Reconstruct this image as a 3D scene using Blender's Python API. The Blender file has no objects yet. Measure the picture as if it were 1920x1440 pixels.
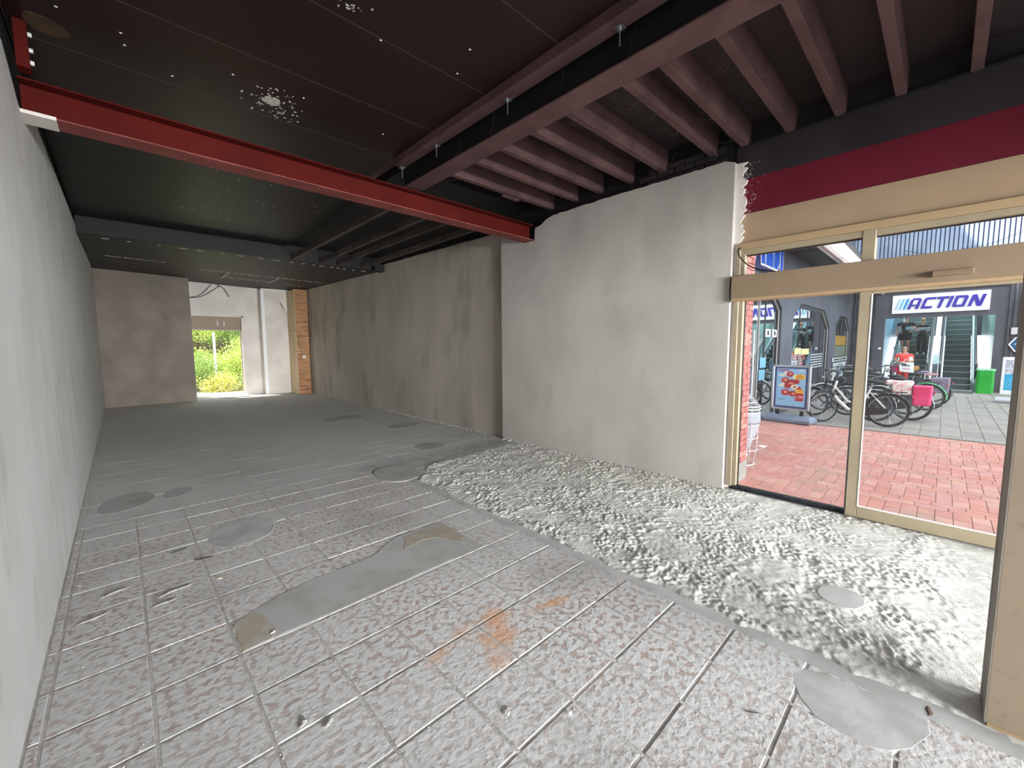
import bpy, bmesh, math, random
import numpy as np
from mathutils import Vector, Matrix
random.seed(7); np.random.seed(7)
PI = math.pi
scene = bpy.context.scene
COL = scene.collection

# ------------------------------------------------------------------ camera
cd = bpy.data.cameras.new('camera'); cam = bpy.data.objects.new('camera', cd); COL.objects.link(cam)
F, PITCH, YAW, ROLL = 769.8, -0.0902338, 0.7602665, -0.0060512
cy, sy = math.cos(YAW), math.sin(YAW); cp, sp = math.cos(PITCH), math.sin(PITCH)
fw = Vector((sy, cy, 0)); rt = Vector((cy, -sy, 0)); up = Vector((0, 0, 1))
fw2 = fw*cp + up*sp; up2 = up*cp - fw*sp
cr, sr = math.cos(ROLL), math.sin(ROLL)
rt3 = rt*cr + up2*sr; up3 = up2*cr - rt*sr
m = Matrix.Identity(4)
for i in range(3):
    m[i][0] = rt3[i]; m[i][1] = up3[i]; m[i][2] = -fw2[i]
m[0][3], m[1][3], m[2][3] = 0, 0, 1.6
cam.matrix_world = m
cd.sensor_fit = 'HORIZONTAL'; cd.sensor_width = 36.0; cd.lens = F/1920*36.0
cd.clip_start = 0.05; cd.clip_end = 300
scene.camera = cam
scene.view_settings.view_transform = 'Standard'; scene.view_settings.look = 'None'
scene.view_settings.gamma = 1.0; scene.view_settings.use_curve_mapping = False
scene.view_settings.exposure = 1.1

# ------------------------------------------------------------------ sky and daylight
w = bpy.data.worlds.new('overcast_sky'); scene.world = w; w.use_nodes = True
bg = w.node_tree.nodes['Background']; bg.inputs[0].default_value = (0.90, 0.95, 1.0, 1); bg.inputs[1].default_value = 1.7

def area(name, loc, rot, sx, sy_, power, col=(1, 1, 1), spread=PI):
    l = bpy.data.lights.new(name, 'AREA'); l.shape = 'RECTANGLE'; l.size = sx; l.size_y = sy_
    l.energy = power; l.color = col; l.spread = spread
    o = bpy.data.objects.new(name, l); COL.objects.link(o); o.location = loc; o.rotation_euler = rot
    return o
# daylight through the open shopfront behind the camera, the glazing beside it and in the escalator hall
area('daylight_front_opening', (2.2, -9.5, 1.85), (PI/2, 0, 0), 6.5, 1.9, 720, (0.95, 0.98, 1.0), 1.7)
area('daylight_side_glazing', (4.97, -2.15, 1.1), (0, PI/2, 0), 1.9, 2.4, 28, (0.95, 0.98, 1.0))
sl_ = bpy.data.lights.new('sun', 'SUN'); sl_.energy = 7.0; sl_.angle = 0.03; sl_.color = (1.0, 0.96, 0.9)
so = bpy.data.objects.new('sun', sl_); COL.objects.link(so); so.rotation_euler = Vector((-.40, .48, .78)).to_track_quat('Z', 'Y').to_euler()
area('escalator_hall_lamp', (24.5, 0.3, 5.6), (0, 0, 0), 5.0, 3.0, 260, (0.92, 0.98, 1.0))

# ------------------------------------------------------------------ helpers
def S(r, g, b):
    def f(c):
        c /= 255.0
        return c/12.92 if c <= 0.04045 else ((c+0.055)/1.055)**2.4
    return (f(r), f(g), f(b), 1.0)

def mat(name, c1, c2=None, scale=6, rough=0.6, bump=0.0, metal=0.0, lo=0.4, hi=0.6, detail=5, bscale=None,
        stretch=(1, 1, 1), c3=None, scale3=2, lo3=0.5, hi3=0.7, coord='pos', bdist=0.02, spec=0.5):
    mt = bpy.data.materials.new(name); mt.use_nodes = True
    nt = mt.node_tree; N = nt.nodes; L = nt.links
    bs = N['Principled BSDF']; bs.inputs['Roughness'].default_value = rough; bs.inputs['Metallic'].default_value = metal
    bs.inputs['Specular IOR Level'].default_value = spec
    bs.inputs['Base Color'].default_value = c1
    if coord == 'pos':
        src = N.new('ShaderNodeNewGeometry').outputs['Position']
    else:
        src = N.new('ShaderNodeTexCoord').outputs['Object']
    mp = N.new('ShaderNodeMapping'); mp.inputs['Scale'].default_value = stretch; L.new(src, mp.inputs[0])
    out = None
    if c2 is not None:
        nz = N.new('ShaderNodeTexNoise'); nz.inputs['Scale'].default_value = scale; nz.inputs['Detail'].default_value = detail
        L.new(mp.outputs[0], nz.inputs['Vector'])
        rp = N.new('ShaderNodeValToRGB'); rp.color_ramp.elements[0].position = lo; rp.color_ramp.elements[1].position = hi
        rp.color_ramp.elements[0].color = c1; rp.color_ramp.elements[1].color = c2
        L.new(nz.outputs['Fac'], rp.inputs[0]); out = rp.outputs[0]
    if c3 is not None:
        nz3 = N.new('ShaderNodeTexNoise'); nz3.inputs['Scale'].default_value = scale3; nz3.inputs['Detail'].default_value = 4
        L.new(mp.outputs[0], nz3.inputs['Vector'])
        mr = N.new('ShaderNodeMapRange'); mr.inputs[1].default_value = lo3; mr.inputs[2].default_value = hi3
        L.new(nz3.outputs['Fac'], mr.inputs[0])
        mx = N.new('ShaderNodeMixRGB'); L.new(mr.outputs[0], mx.inputs[0])
        if out is None: mx.inputs[1].default_value = c1
        else: L.new(out, mx.inputs[1])
        mx.inputs[2].default_value = c3; out = mx.outputs[0]
    if out is not None: L.new(out, bs.inputs['Base Color'])
    if bump:
        nb = N.new('ShaderNodeTexNoise'); nb.inputs['Scale'].default_value = bscale or scale*4; nb.inputs['Detail'].default_value = 6
        L.new(mp.outputs[0], nb.inputs['Vector'])
        bp = N.new('ShaderNodeBump'); bp.inputs['Strength'].default_value = bump; bp.inputs['Distance'].default_value = bdist
        L.new(nb.outputs['Fac'], bp.inputs['Height']); L.new(bp.outputs[0], bs.inputs['Normal'])
    mt['out'] = 0
    return mt

def glassy(name, tint, gloss=0.10, ior=1.45):
    mt = bpy.data.materials.new(name); mt.use_nodes = True
    nt = mt.node_tree; N = nt.nodes; L = nt.links; N.clear()
    o = N.new('ShaderNodeOutputMaterial'); t = N.new('ShaderNodeBsdfTransparent'); g = N.new('ShaderNodeBsdfGlossy')
    t.inputs[0].default_value = tint; g.inputs['Roughness'].default_value = 0.02
    fr = N.new('ShaderNodeFresnel'); ge = N.new('ShaderNodeNewGeometry'); mi = N.new('ShaderNodeMapRange')
    mi.inputs[3].default_value = ior; mi.inputs[4].default_value = 1/ior      # same reflectance from both faces of the thin pane
    L.new(ge.outputs['Backfacing'], mi.inputs[0]); L.new(mi.outputs[0], fr.inputs[0])
    mx = N.new('ShaderNodeMixShader'); L.new(fr.outputs[0], mx.inputs[0]); L.new(t.outputs[0], mx.inputs[1]); L.new(g.outputs[0], mx.inputs[2])
    L.new(mx.outputs[0], o.inputs[0])
    return mt

class MB:
    def __init__(s): s.v = []; s.f = []
    def add(s, vs, fs):
        n = len(s.v); s.v += [tuple(v) for v in vs]; s.f += [tuple(i+n for i in f) for f in fs]; return s
    def box(s, x0, x1, y0, y1, z0, z1, T=None):
        vs = [Vector((x, y, z)) for z in (z0, z1) for y in (y0, y1) for x in (x0, x1)]
        if T is not None: vs = [T @ v for v in vs]
        return s.add(vs, [(0, 2, 3, 1), (4, 5, 7, 6), (0, 1, 5, 4), (2, 6, 7, 3), (0, 4, 6, 2), (1, 3, 7, 5)])
    def bbox(s, x0, x1, y0, y1, z0, z1, b):   # box with chamfered top edges
        vs = [(x0, y0, z0), (x1, y0, z0), (x1, y1, z0), (x0, y1, z0),
              (x0, y0, z1-b), (x1, y0, z1-b), (x1, y1, z1-b), (x0, y1, z1-b),
              (x0+b, y0+b, z1), (x1-b, y0+b, z1), (x1-b, y1-b, z1), (x0+b, y1-b, z1)]
        fs = [(3, 2, 1, 0), (8, 9, 10, 11)]
        for i in range(4):
            j = (i+1) % 4
            fs += [(i, j, 4+j, 4+i), (4+i, 4+j, 8+j, 8+i)]
        return s.add(vs, fs)
    def prism(s, pts, a, b, axis='z'):   # polygon pts extruded from a to b along axis
        n = len(pts)
        def mk(p, t):
            if axis == 'z': return (p[0], p[1], t)
            if axis == 'x': return (t, p[0], p[1])
            return (p[0], t, p[1])
        vs = [mk(p, a) for p in pts] + [mk(p, b) for p in pts]
        fs = [tuple(range(n))[::-1], tuple(range(n, 2*n))] + [(i, (i+1) % n, n+(i+1) % n, n+i) for i in range(n)]
        return s.add(vs, fs)
    def tube(s, pts, r, n=6, closed=False, cap=True):
        pts = [Vector(p) for p in pts]; k = len(pts)
        rs = r if isinstance(r, (list, tuple)) else [r]*k
        rings = []
        prev = None
        for i, p in enumerate(pts):
            if closed: d = pts[(i+1) % k]-pts[i-1]
            else: d = pts[min(i+1, k-1)]-pts[max(i-1, 0)]
            if d.length < 1e-9: d = Vector((0, 0, 1))
            d.normalize()
            if prev is None:
                a = d.cross(Vector((0, 0, 1)))
                if a.length < 1e-3: a = d.cross(Vector((1, 0, 0)))
            else:
                a = prev - d*prev.dot(d)
            a.normalize(); prev = a; b = d.cross(a)
            rings.append([p+(a*math.cos(2*PI*j/n)+b*math.sin(2*PI*j/n))*rs[i] for j in range(n)])
        vs = [v for rg in rings for v in rg]; fs = []
        for i in range(k if closed else k-1):
            i2 = (i+1) % k
            for j in range(n):
                fs.append((i*n+j, i*n+(j+1) % n, i2*n+(j+1) % n, i2*n+j))
        if not closed and cap:
            fs += [tuple(range(n))[::-1], tuple(range((k-1)*n, k*n))]
        return s.add(vs, fs)
    def torus(s, c, ax, R, r, n=36, k=8, a0=0, a1=2*PI):
        ax = Vector(ax).normalized(); u = ax.cross(Vector((0, 0, 1)))
        if u.length < 1e-3: u = Vector((1, 0, 0))
        u.normalize(); v = ax.cross(u)
        full = abs(a1-a0-2*PI) < 1e-6
        m_ = n if full else n+1
        pts = [Vector(c)+(u*math.cos(a0+(a1-a0)*i/n)+v*math.sin(a0+(a1-a0)*i/n))*R for i in range(m_)]
        return s.tube(pts, r, k, closed=full)
    def lathe(s, prof, c=(0, 0, 0), n=20):
        vs = []; fs = []
        for (r, z) in prof:
            vs += [(c[0]+r*math.cos(2*PI*j/n), c[1]+r*math.sin(2*PI*j/n), c[2]+z) for j in range(n)]
        for i in range(len(prof)-1):
            for j in range(n): fs.append((i*n+j, i*n+(j+1) % n, (i+1)*n+(j+1) % n, (i+1)*n+j))
        return s.add(vs, fs)
    def ball(s, c, r, n=10, k=7):
        rx, ry, rz = r if isinstance(r, (tuple, list)) else (r, r, r)
        vs = []; fs = []
        for i in range(k+1):
            t = PI*i/k
            for j in range(n):
                a = 2*PI*j/n
                vs.append((c[0]+rx*math.sin(t)*math.cos(a), c[1]+ry*math.sin(t)*math.sin(a), c[2]+rz*math.cos(t)))
        for i in range(k):
            for j in range(n): fs.append((i*n+j, (i+1)*n+j, (i+1)*n+(j+1) % n, i*n+(j+1) % n))
        return s.add(vs, fs)
    def mesh(s, name):
        me = bpy.data.meshes.new(name); me.from_pydata(s.v, [], s.f); me.update(); return me
    def build(s, name, m, parent=None, smooth=False, loc=None):
        return mk_obj(name, s.mesh(name), m, parent, smooth, loc)

def mk_obj(name, me, m=None, parent=None, smooth=False, loc=None):
    if m is not None and len(me.materials) == 0: me.materials.append(m)
    if smooth:
        for p in me.polygons: p.use_smooth = True
    o = bpy.data.objects.new(name, me); COL.objects.link(o)
    if parent is not None: o.parent = parent
    if loc is not None: o.location = loc
    return o

def tag(o, label=None, cat=None, group=None, kind=None):
    if label: o['label'] = label
    if cat: o['category'] = cat
    if group: o['group'] = group
    if kind: o['kind'] = kind
    return o
def empty(name, loc=(0, 0, 0), rz=0, label=None, cat=None, group=None, kind=None):
    o = bpy.data.objects.new(name, None); COL.objects.link(o); o.location = loc; o.rotation_euler = (0, 0, rz)
    o.empty_display_size = 0.1
    return tag(o, label, cat, group, kind)
def struct(o): o['kind'] = 'structure'; return o
def bevel(o, w_=0.004, seg=1):
    md = o.modifiers.new('bevel', 'BEVEL'); md.width = w_; md.segments = seg; md.limit_method = 'ANGLE'; return o

def text_mesh(txt, size, extrude=0.0, shear=0.0, offset=0.0, sx=1.0, align='LEFT', space=1.0):
    c = bpy.data.curves.new('lettering', 'FONT'); c.body = txt; c.size = size; c.extrude = extrude; c.shear = shear
    c.offset = offset; c.align_x = align; c.resolution_u = 3; c.space_character = space
    o = bpy.data.objects.new('lettering', c); COL.objects.link(o)
    bpy.context.view_layer.update()
    me = bpy.data.meshes.new_from_object(o.evaluated_get(bpy.context.evaluated_depsgraph_get()))
    COL.objects.unlink(o); bpy.data.objects.remove(o)
    me.name = 'lettering'
    if sx != 1.0: me.transform(Matrix.Scale(sx, 4, (1, 0, 0)))
    return me
# orientation matrices: text plane (x right, y up) placed on a wall seen from -X or from -Y
FACE_MX = Matrix(((0, 0, -1, 0), (-1, 0, 0, 0), (0, 1, 0, 0), (0, 0, 0, 1)))   # faces -X: right = -Y, up = Z
FACE_MY = Matrix(((1, 0, 0, 0), (0, 0, -1, 0), (0, 1, 0, 0), (0, 0, 0, 1)))    # faces -Y: right = +X, up = Z
def put_text(name, txt, size, m, parent, M4, loc, **k):
    me = text_mesh(txt, size, **k); me.transform(M4); me.transform(Matrix.Translation(loc))
    return mk_obj(name, me, m, parent)

def fbm2(ny, nx, res, wl_hi, wl_lo, beta=1.0, aniso=None, seed=0):
    """band-limited noise, wavelengths between wl_lo and wl_hi metres, unit variance"""
    rng = np.random.RandomState(seed)
    fy = np.fft.fftfreq(ny, res)[:, None]; fx = np.fft.rfftfreq(nx, res)[None, :]
    if aniso:
        ang, st = aniso; c_, s_ = math.cos(ang), math.sin(ang)
        u_ = fx*c_+fy*s_; v_ = -fx*s_+fy*c_
        f = np.sqrt((u_*st)**2+v_**2)
    else: f = np.sqrt(fx**2+fy**2)
    amp = np.where((f > 1/wl_hi) & (f < 1/wl_lo), 1/np.maximum(f, 1e-6)**beta, 0)
    sp_ = np.fft.rfft2(rng.randn(ny, nx))*amp
    h = np.fft.irfft2(sp_, s=(ny, nx)); return h/h.std()

# ------------------------------------------------------------------ materials
PLASTER = mat('grey_plaster', S(194, 187, 179), S(186, 179, 171), scale=1.6, rough=0.9, bump=0.2, bscale=14, stretch=(1, 1, 0.6),
              c3=S(174, 167, 160), scale3=2.0, lo3=0.55, hi3=0.8, bdist=0.01, spec=0.2)
PLASTER_W = mat('streaked_plaster', S(198, 197, 195), S(191, 189, 186), scale=3.0, rough=0.9, bump=0.12, bscale=9, stretch=(1, 1, 0.4),
                c3=S(168, 165, 160), scale3=3.2, lo3=0.6, hi3=0.76, bdist=0.012, spec=0.2)
PLASTER_F = mat('stained_plaster', S(192, 182, 168), S(178, 169, 156), scale=1.4, rough=0.9, bump=0.25, bscale=12, stretch=(1, 1, 0.45),
                c3=S(154, 146, 134), scale3=1.5, lo3=0.54, hi3=0.74, bdist=0.01, spec=0.2)
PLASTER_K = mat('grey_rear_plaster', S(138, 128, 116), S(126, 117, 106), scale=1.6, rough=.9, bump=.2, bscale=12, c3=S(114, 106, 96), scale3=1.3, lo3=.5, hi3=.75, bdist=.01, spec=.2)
PLASTER_B = mat('white_render', S(226, 219, 211), S(214, 206, 198), scale=2, rough=0.9, bump=0.2, bscale=12, bdist=0.01, spec=0.2)
GROUT = mat('dusty_mortar', S(190, 186, 181), S(168, 163, 158), scale=14, rough=0.95, bump=0.6, bscale=70, bdist=0.004)
SCREED = mat('smooth_cement', S(184, 184, 181), S(166, 165, 162), scale=5, rough=0.85, bump=0.25, bscale=30, bdist=0.004)
SCREED_D = mat('damp_cement', S(172, 172, 169), S(158, 155, 148), scale=3.0, rough=0.75, bump=0.25, bscale=30, bdist=0.004, lo=0.45, hi=0.62)
OCHRE = mat('brown_silt', S(164, 153, 138), S(172, 169, 163), scale=9, rough=0.8, bump=0.2, bscale=40, bdist=0.004, lo=0.5, hi=0.66)
ROUGHC = mat('rough_concrete_grey', S(214, 212, 204), S(196, 194, 187), scale=7, rough=0.95, bump=0.6, bscale=150, bdist=0.004, spec=0.15)
CEIL = mat('dark_ceiling_board', S(40, 22, 20), S(33, 18, 18), scale=1.2, rough=0.42, bump=0.12, bscale=5, bdist=0.01, spec=0.35)
CEIL_B = mat('black_ceiling_board', S(30, 28, 27), S(22, 21, 22), scale=1.0, rough=0.5, bump=0.1, bscale=5, bdist=0.01, spec=0.35)
SEAM = mat('seam_filler', S(74, 52, 51), rough=0.6)
DECK = mat('charcoal_plank', S(42, 40, 39), S(28, 26, 27), scale=3.0, rough=0.6, stretch=(0.6, 6, 1), bump=0.2, bscale=12, bdist=0.006)
JOIST = mat('brown_steel_paint', S(98, 73, 72), S(84, 62, 62), scale=3, rough=0.8, bump=0.1, bscale=20, bdist=0.004, spec=0.15)
JOIST_D = mat('dark_joist_paint', S(88, 76, 72), S(66, 56, 54), scale=3, rough=0.7)
DECK_R = mat('brown_roof_deck', S(52, 39, 39), S(42, 31, 32), scale=1.5, rough=0.7)
BLACKP = mat('black_paint', S(16, 13, 14), S(22, 18, 19), scale=4, rough=0.7)
REDB = mat('red_oxide_paint', S(84, 20, 15), S(76, 18, 13), scale=2.5, rough=0.75, bump=0.05, bscale=20, bdist=0.004, spec=0.12)
BURG = mat('burgundy_paint', S(112, 28, 46), S(104, 26, 43), scale=2, rough=0.42)
CHAR = mat('charcoal_paint', S(58, 52, 54), S(50, 45, 47), scale=2, rough=0.4)
BEIGE = mat('beige_panel_paint', S(142, 121, 98), S(136, 116, 94), scale=1.5, rough=0.5)
BEIGE_F = mat('beige_frame_paint', S(166, 151, 124), S(156, 142, 118), scale=3, rough=0.45)
BEIGE_O = mat('ochre_frame_paint', S(176, 149, 114), rough=0.45)
ALU = mat('dull_aluminium', S(170, 172, 174), rough=0.35, metal=0.8)
RUBBER = mat('black_rubber', S(24, 26, 28), S(50, 54, 56), scale=20, rough=0.5)
DARK = mat('near_black', S(22, 22, 24), rough=0.5)
WHITE = mat('white_paint', S(238, 238, 236), rough=0.5)
CABLE = mat('black_cable', S(30, 26, 26), rough=0.5)
PLY_L = mat('pale_plywood', S(222, 198, 160), S(206, 180, 140), scale=4, rough=0.6, stretch=(1, 1, 0.2))
PLY_D = mat('red_plywood', S(186, 138, 92), S(150, 102, 64), scale=5, rough=0.6, stretch=(0.6, 1, 7), c3=S(120, 80, 52), scale3=2.2, lo3=0.56, hi3=0.66)
GLASS = glassy('clear_glass', (0.97, 0.985, 0.98, 1))
SPLASH = mat('plaster_splash', S(216, 210, 200), S(180, 172, 160), scale=40, rough=0.8, bump=0.6, bscale=60)
HAIRLINE = mat('cobweb_grey', S(92, 80, 78), rough=0.9)
GREYWOOD = mat('weathered_edge', S(150, 142, 132), S(112, 104, 96), scale=8, rough=0.8, stretch=(1, 1, 0.2))

def tile_material():
    mt = bpy.data.materials.new('mottled_floor_tile'); mt.use_nodes = True
    nt = mt.node_tree; N = nt.nodes; L = nt.links; bs = N['Principled BSDF']
    bs.inputs['Roughness'].default_value = 0.8; bs.inputs['Specular IOR Level'].default_value = 0.3
    g = N.new('ShaderNodeNewGeometry'); pos = g.outputs['Position']
    def noise(sc, det, dist=0.0):
        n = N.new('ShaderNodeTexNoise'); n.inputs['Scale'].default_value = sc; n.inputs['Detail'].default_value = det
        n.inputs['Distortion'].default_value = dist; L.new(pos, n.inputs['Vector']); return n.outputs['Fac']
    def rng(src, a, b, c=0.0, d=1.0):
        r = N.new('ShaderNodeMapRange'); r.interpolation_type = 'SMOOTHSTEP'
        for i, v in enumerate((a, b, c, d)): r.inputs[i+1].default_value = v
        L.new(src, r.inputs[0]); return r.outputs[0]
    def mix(f, a, b):
        x = N.new('ShaderNodeMixRGB')
        for i, v in enumerate((f, a, b)):
            if isinstance(v, (tuple, float, int)): x.inputs[i].default_value = v
            else: L.new(v, x.inputs[i])
        return x.outputs[0]
    def mul(a, b, op='MULTIPLY'):
        x = N.new('ShaderNodeMath'); x.operation = op; x.use_clamp = True
        for i, v in enumerate((a, b)):
            if isinstance(v, (float, int)): x.inputs[i].default_value = v
            else: L.new(v, x.inputs[i])
        return x.outputs[0]
    blot = rng(noise(27, 5, 0.0), 0.48, 0.60)
    tone = mix(noise(2.3, 3), S(172, 148, 136), S(164, 155, 148))
    dust = mix(noise(6, 5), S(204, 203, 202), S(190, 189, 187))
    sx = N.new('ShaderNodeSeparateXYZ'); L.new(pos, sx.inputs[0])
    # dust covers blotches rearwards; paler rear tone paints in light that fails to reach
    far = rng(sx.outputs[1], 3.8, 6.6); far2 = mul(far, 0.80)
    keep = mul(1.0, far2, 'SUBTRACT')
    worn = rng(noise(1.1, 3), 0.32, 0.62, 0.45, 1.0)
    f = mul(mul(blot, worn), keep)
    c = mix(f, dust, tone)
    c = mix(mul(rng(noise(0.9, 4), 0.5, 0.7), 0.45), c, S(146, 144, 140))
    c = mix(mul(rng(sx.outputs[1], 4.2, 8.0), 0.85), c, mix(noise(3, 5), S(206, 205, 200), S(188, 186, 181)))  # rear tiles painted lighter in place of light lost with depth
    # rust stains
    def stain(cx, cy_, rx, ry, rot=0.0):
        mp = N.new('ShaderNodeMapping'); mp.vector_type = 'TEXTURE'
        mp.inputs['Location'].default_value = (cx, cy_, 0); mp.inputs['Rotation'].default_value = (0, 0, rot)
        mp.inputs['Scale'].default_value = (rx, ry, 1)
        nn = N.new('ShaderNodeTexNoise'); nn.inputs['Scale'].default_value = 8; nn.inputs['Detail'].default_value = 4; L.new(pos, nn.inputs['Vector'])
        L.new(pos, mp.inputs[0])
        vl = N.new('ShaderNodeVectorMath'); vl.operation = 'LENGTH'; L.new(mp.outputs[0], vl.inputs[0])
        a_ = mul(nn.outputs['Fac'], 1.3); b_ = N.new('ShaderNodeMath'); b_.operation = 'ADD'
        L.new(vl.outputs['Value'], b_.inputs[0]); L.new(a_, b_.inputs[1])
        return rng(b_.outputs[0], 0.7, 2.0, 1.0, 0.0)
    for (cx, cy_, rx, ry, ro, st) in ((1.50, 1.74, .13, .09, .5, .9), (1.42, 1.62, .12, .10, 0, .8), (1.30, 1.48, .10, .07, 0, .55),
                                      (1.85, 1.60, .16, .045, -.25, .8), (1.10, 1.72, .10, .045, .3, .65), (1.28, 1.78, .14, .05, .2, .4)):
        c = mix(mul(stain(cx, cy_, rx, ry, ro), st), c, S(204, 152, 112))
    L.new(c, bs.inputs['Base Color'])
    hb = N.new('ShaderNodeMath'); hb.operation = 'ADD'
    L.new(mul(blot, -0.0), hb.inputs[0])
    L.new(noise(34, 8), hb.inputs[1])
    bp = N.new('ShaderNodeBump'); bp.inputs['Strength'].default_value = 0.5; bp.inputs['Distance'].default_value = 0.006
    L.new(hb.outputs[0], bp.inputs['Height'])
    bp2 = N.new('ShaderNodeBump'); bp2.inputs['Strength'].default_value = 0.5; bp2.inputs['Distance'].default_value = 0.001; bp2.invert = True
    L.new(blot, bp2.inputs['Height']); L.new(bp.outputs[0], bp2.inputs['Normal']); L.new(bp2.outputs[0], bs.inputs['Normal'])
    return mt
TILE = tile_material()

# ================================================================== ROOM SHELL
XL, XR, XR2, XS = -0.39, 4.76, 4.85, 4.86      # left wall, near right block, rear right wall, shopfront
YB, YBL, YF = 16.75, 15.72, -3.45
floor = struct(MB().box(XL-.3, 4.93, YF-.1, YB+.35, -0.12, -0.0022).build('floor', GROUT))
# tiles: 345 mm grid read off the joints
G = 0.345; GX0 = 0.005; GY0 = 1.07; J = 0.0062
random.seed(3)
cells = []
for i in range(-2, 16):
    for j in range(-14, 47):
        x0 = max(GX0+i*G, XL+.004); x1 = min(GX0+(i+1)*G, XR2-.005)
        y0 = GY0+j*G; y1 = y0+G
        if y1 > YB: y1 = YB
        if x1-x0 < .03 or y1-y0 < .03 or y0 < YF: continue
        if x0 > 2.40 and y1 < 5.35:
            continue
        if x0 > XR-.1 and y0 < 5.3: continue
        d = math.hypot((x0+x1)/2, (y0+y1)/2)
        vis = (y0 > -0.75 and (x0+x1)/2*0.689+(y0+y1)/2*0.725 > 0.45)
        cells.append((0 if vis else 1, d, x0, x1, y0, y1))
cells.sort()
tile_mesh = {}
far_tiles = MB()
for n, (v, d, x0, x1, y0, y1) in enumerate(cells):
    dz = random.uniform(-0.0012, 0.0012)
    if n < 300 and v == 0:
        kx, ky = round(x1-x0, 3), round(y1-y0, 3); far_ = y0 > 5.2
        g_ = .0012 if far_ else J; kk = (kx, ky, far_)
        if far_: dz *= .5
        if kk not in tile_mesh:
            me = MB().bbox(-kx/2+g_, kx/2-g_, -ky/2+g_, ky/2-g_, -0.008, 0.0, g_*.5).mesh('tile'); me.materials.append(TILE)
            tile_mesh[kk] = me
        o = mk_obj('tile', tile_mesh[kk], parent=floor, loc=((x0+x1)/2, (y0+y1)/2, dz))
        q_ = .0005 if far_ else .002; o.rotation_euler = (random.uniform(-q_, q_), random.uniform(-q_, q_), random.uniform(-q_, q_))
    else:
        far_tiles.bbox(x0+.0012, x1-.0012, y0+.0012, y1-.0012, -.008, dz*.3, .0006)
tag(far_tiles.build('floor_tiles', TILE, floor), kind='stuff')

def blob(pts, n=3, amp=0.0):
    """closed smooth outline through pts (Chaikin) with small irregularity"""
    for _ in range(n):
        q = []
        for i in range(len(pts)):
            a, b = pts[i], pts[(i+1) % len(pts)]
            q += [(a[0]*.75+b[0]*.25, a[1]*.75+b[1]*.25), (a[0]*.25+b[0]*.75, a[1]*.25+b[1]*.75)]
        pts = q
    return [(x+random.uniform(-amp, amp), y+random.uniform(-amp, amp)) for x, y in pts]
def patch(name, pts, m, z=0.0035, n=2, amp=0.004, parent=floor):
    if n == 0:      # straight sides with a slightly crumbled edge
        q = []
        for i in range(len(pts)):
            a, b = pts[i], pts[(i+1) % len(pts)]; k = max(1, int(math.hypot(b[0]-a[0], b[1]-a[1])/.05))
            q += [(a[0]+(b[0]-a[0])*t/k, a[1]+(b[1]-a[1])*t/k) for t in range(k)]
        pts = q
    if z < .008: z = .0006+z*.35
    p = blob(pts, n, amp)
    cx = sum(a for a, _ in p)/len(p); cy_ = sum(b for _, b in p)/len(p)
    mb = MB(); k = len(p)
    inner = [(cx+(a-cx)*.93, cy_+(b-cy_)*.93) for a, b in p]
    vs = [(a, b, -.002) for a, b in p]+[(a, b, z) for a, b in inner]
    mb.add(vs, [tuple(range(k, 2*k))]+[(i, (i+1) % k, k+(i+1) % k, k+i) for i in range(k)])
    return mb.build(name, m, parent)
patch('cement_patch', [(0.35, 2.455), (0.355, 2.80), (0.60, 2.90), (0.82, 2.94), (1.32, 2.96), (1.44, 3.05), (1.62, 3.14), (2.06, 3.13), (2.07, 2.80), (2.07, 2.455)], SCREED_D, 0.003, n=0, amp=.004)
patch('silt_patch', [(0.36, 2.46), (0.37, 2.78), (0.50, 2.80), (0.54, 2.66), (0.56, 2.52), (0.50, 2.46)], OCHRE, 0.0066, n=0, amp=.010)
patch('silt_patch', [(1.50, 2.86), (1.60, 3.06), (2.02, 3.07), (2.05, 2.84), (1.95, 2.62), (1.80, 2.90), (1.62, 2.88)], OCHRE, 0.0066, n=0, amp=.022)
patch('cement_patch', [(0.40, 4.05), (0.46, 4.42), (0.67, 4.52), (0.96, 4.36), (0.93, 4.05), (0.80, 3.86), (0.52, 3.86)], SCREED, 0.004)
patch('cement_patch', [(2.02, 0.15), (2.08, 0.36), (2.26, 0.43), (2.40, 0.40), (2.42, 0.02), (2.38, -.10), (2.11, 0.02)], SCREED, 0.0015, n=1, amp=.012)
patch('cement_patch', [(2.17, 4.45), (2.20, 5.0), (2.48, 5.15), (2.85, 4.90), (2.80, 4.5), (2.46, 4.3)], SCREED_D, 0.009)
patch('cement_patch', [(3.72, 7.5), (3.95, 7.95), (4.5, 7.95), (4.55, 7.5), (4.1, 7.35)], SCREED_D, 0.004)
patch('cement_patch', [(3.1, 9.2), (3.2, 9.7), (3.9, 9.8), (4.2, 9.3), (3.6, 9.1)], SCREED_D, 0.004)
patch('cement_patch', [(3.3, 5.55), (3.35, 5.95), (3.75, 5.95), (3.85, 5.6), (3.6, 5.42)], SCREED_D, 0.004)
patch('cement_patch', [(-0.3, 5.5), (-0.25, 6.1), (0.1, 6.2), (0.22, 5.8), (0.0, 5.5)], SCREED_D, 0.004)
patch('cement_patch', [(0.22, 5.6), (0.25, 6.0), (0.5, 6.05), (0.52, 5.7)], SCREED_D, 0.004)
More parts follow.
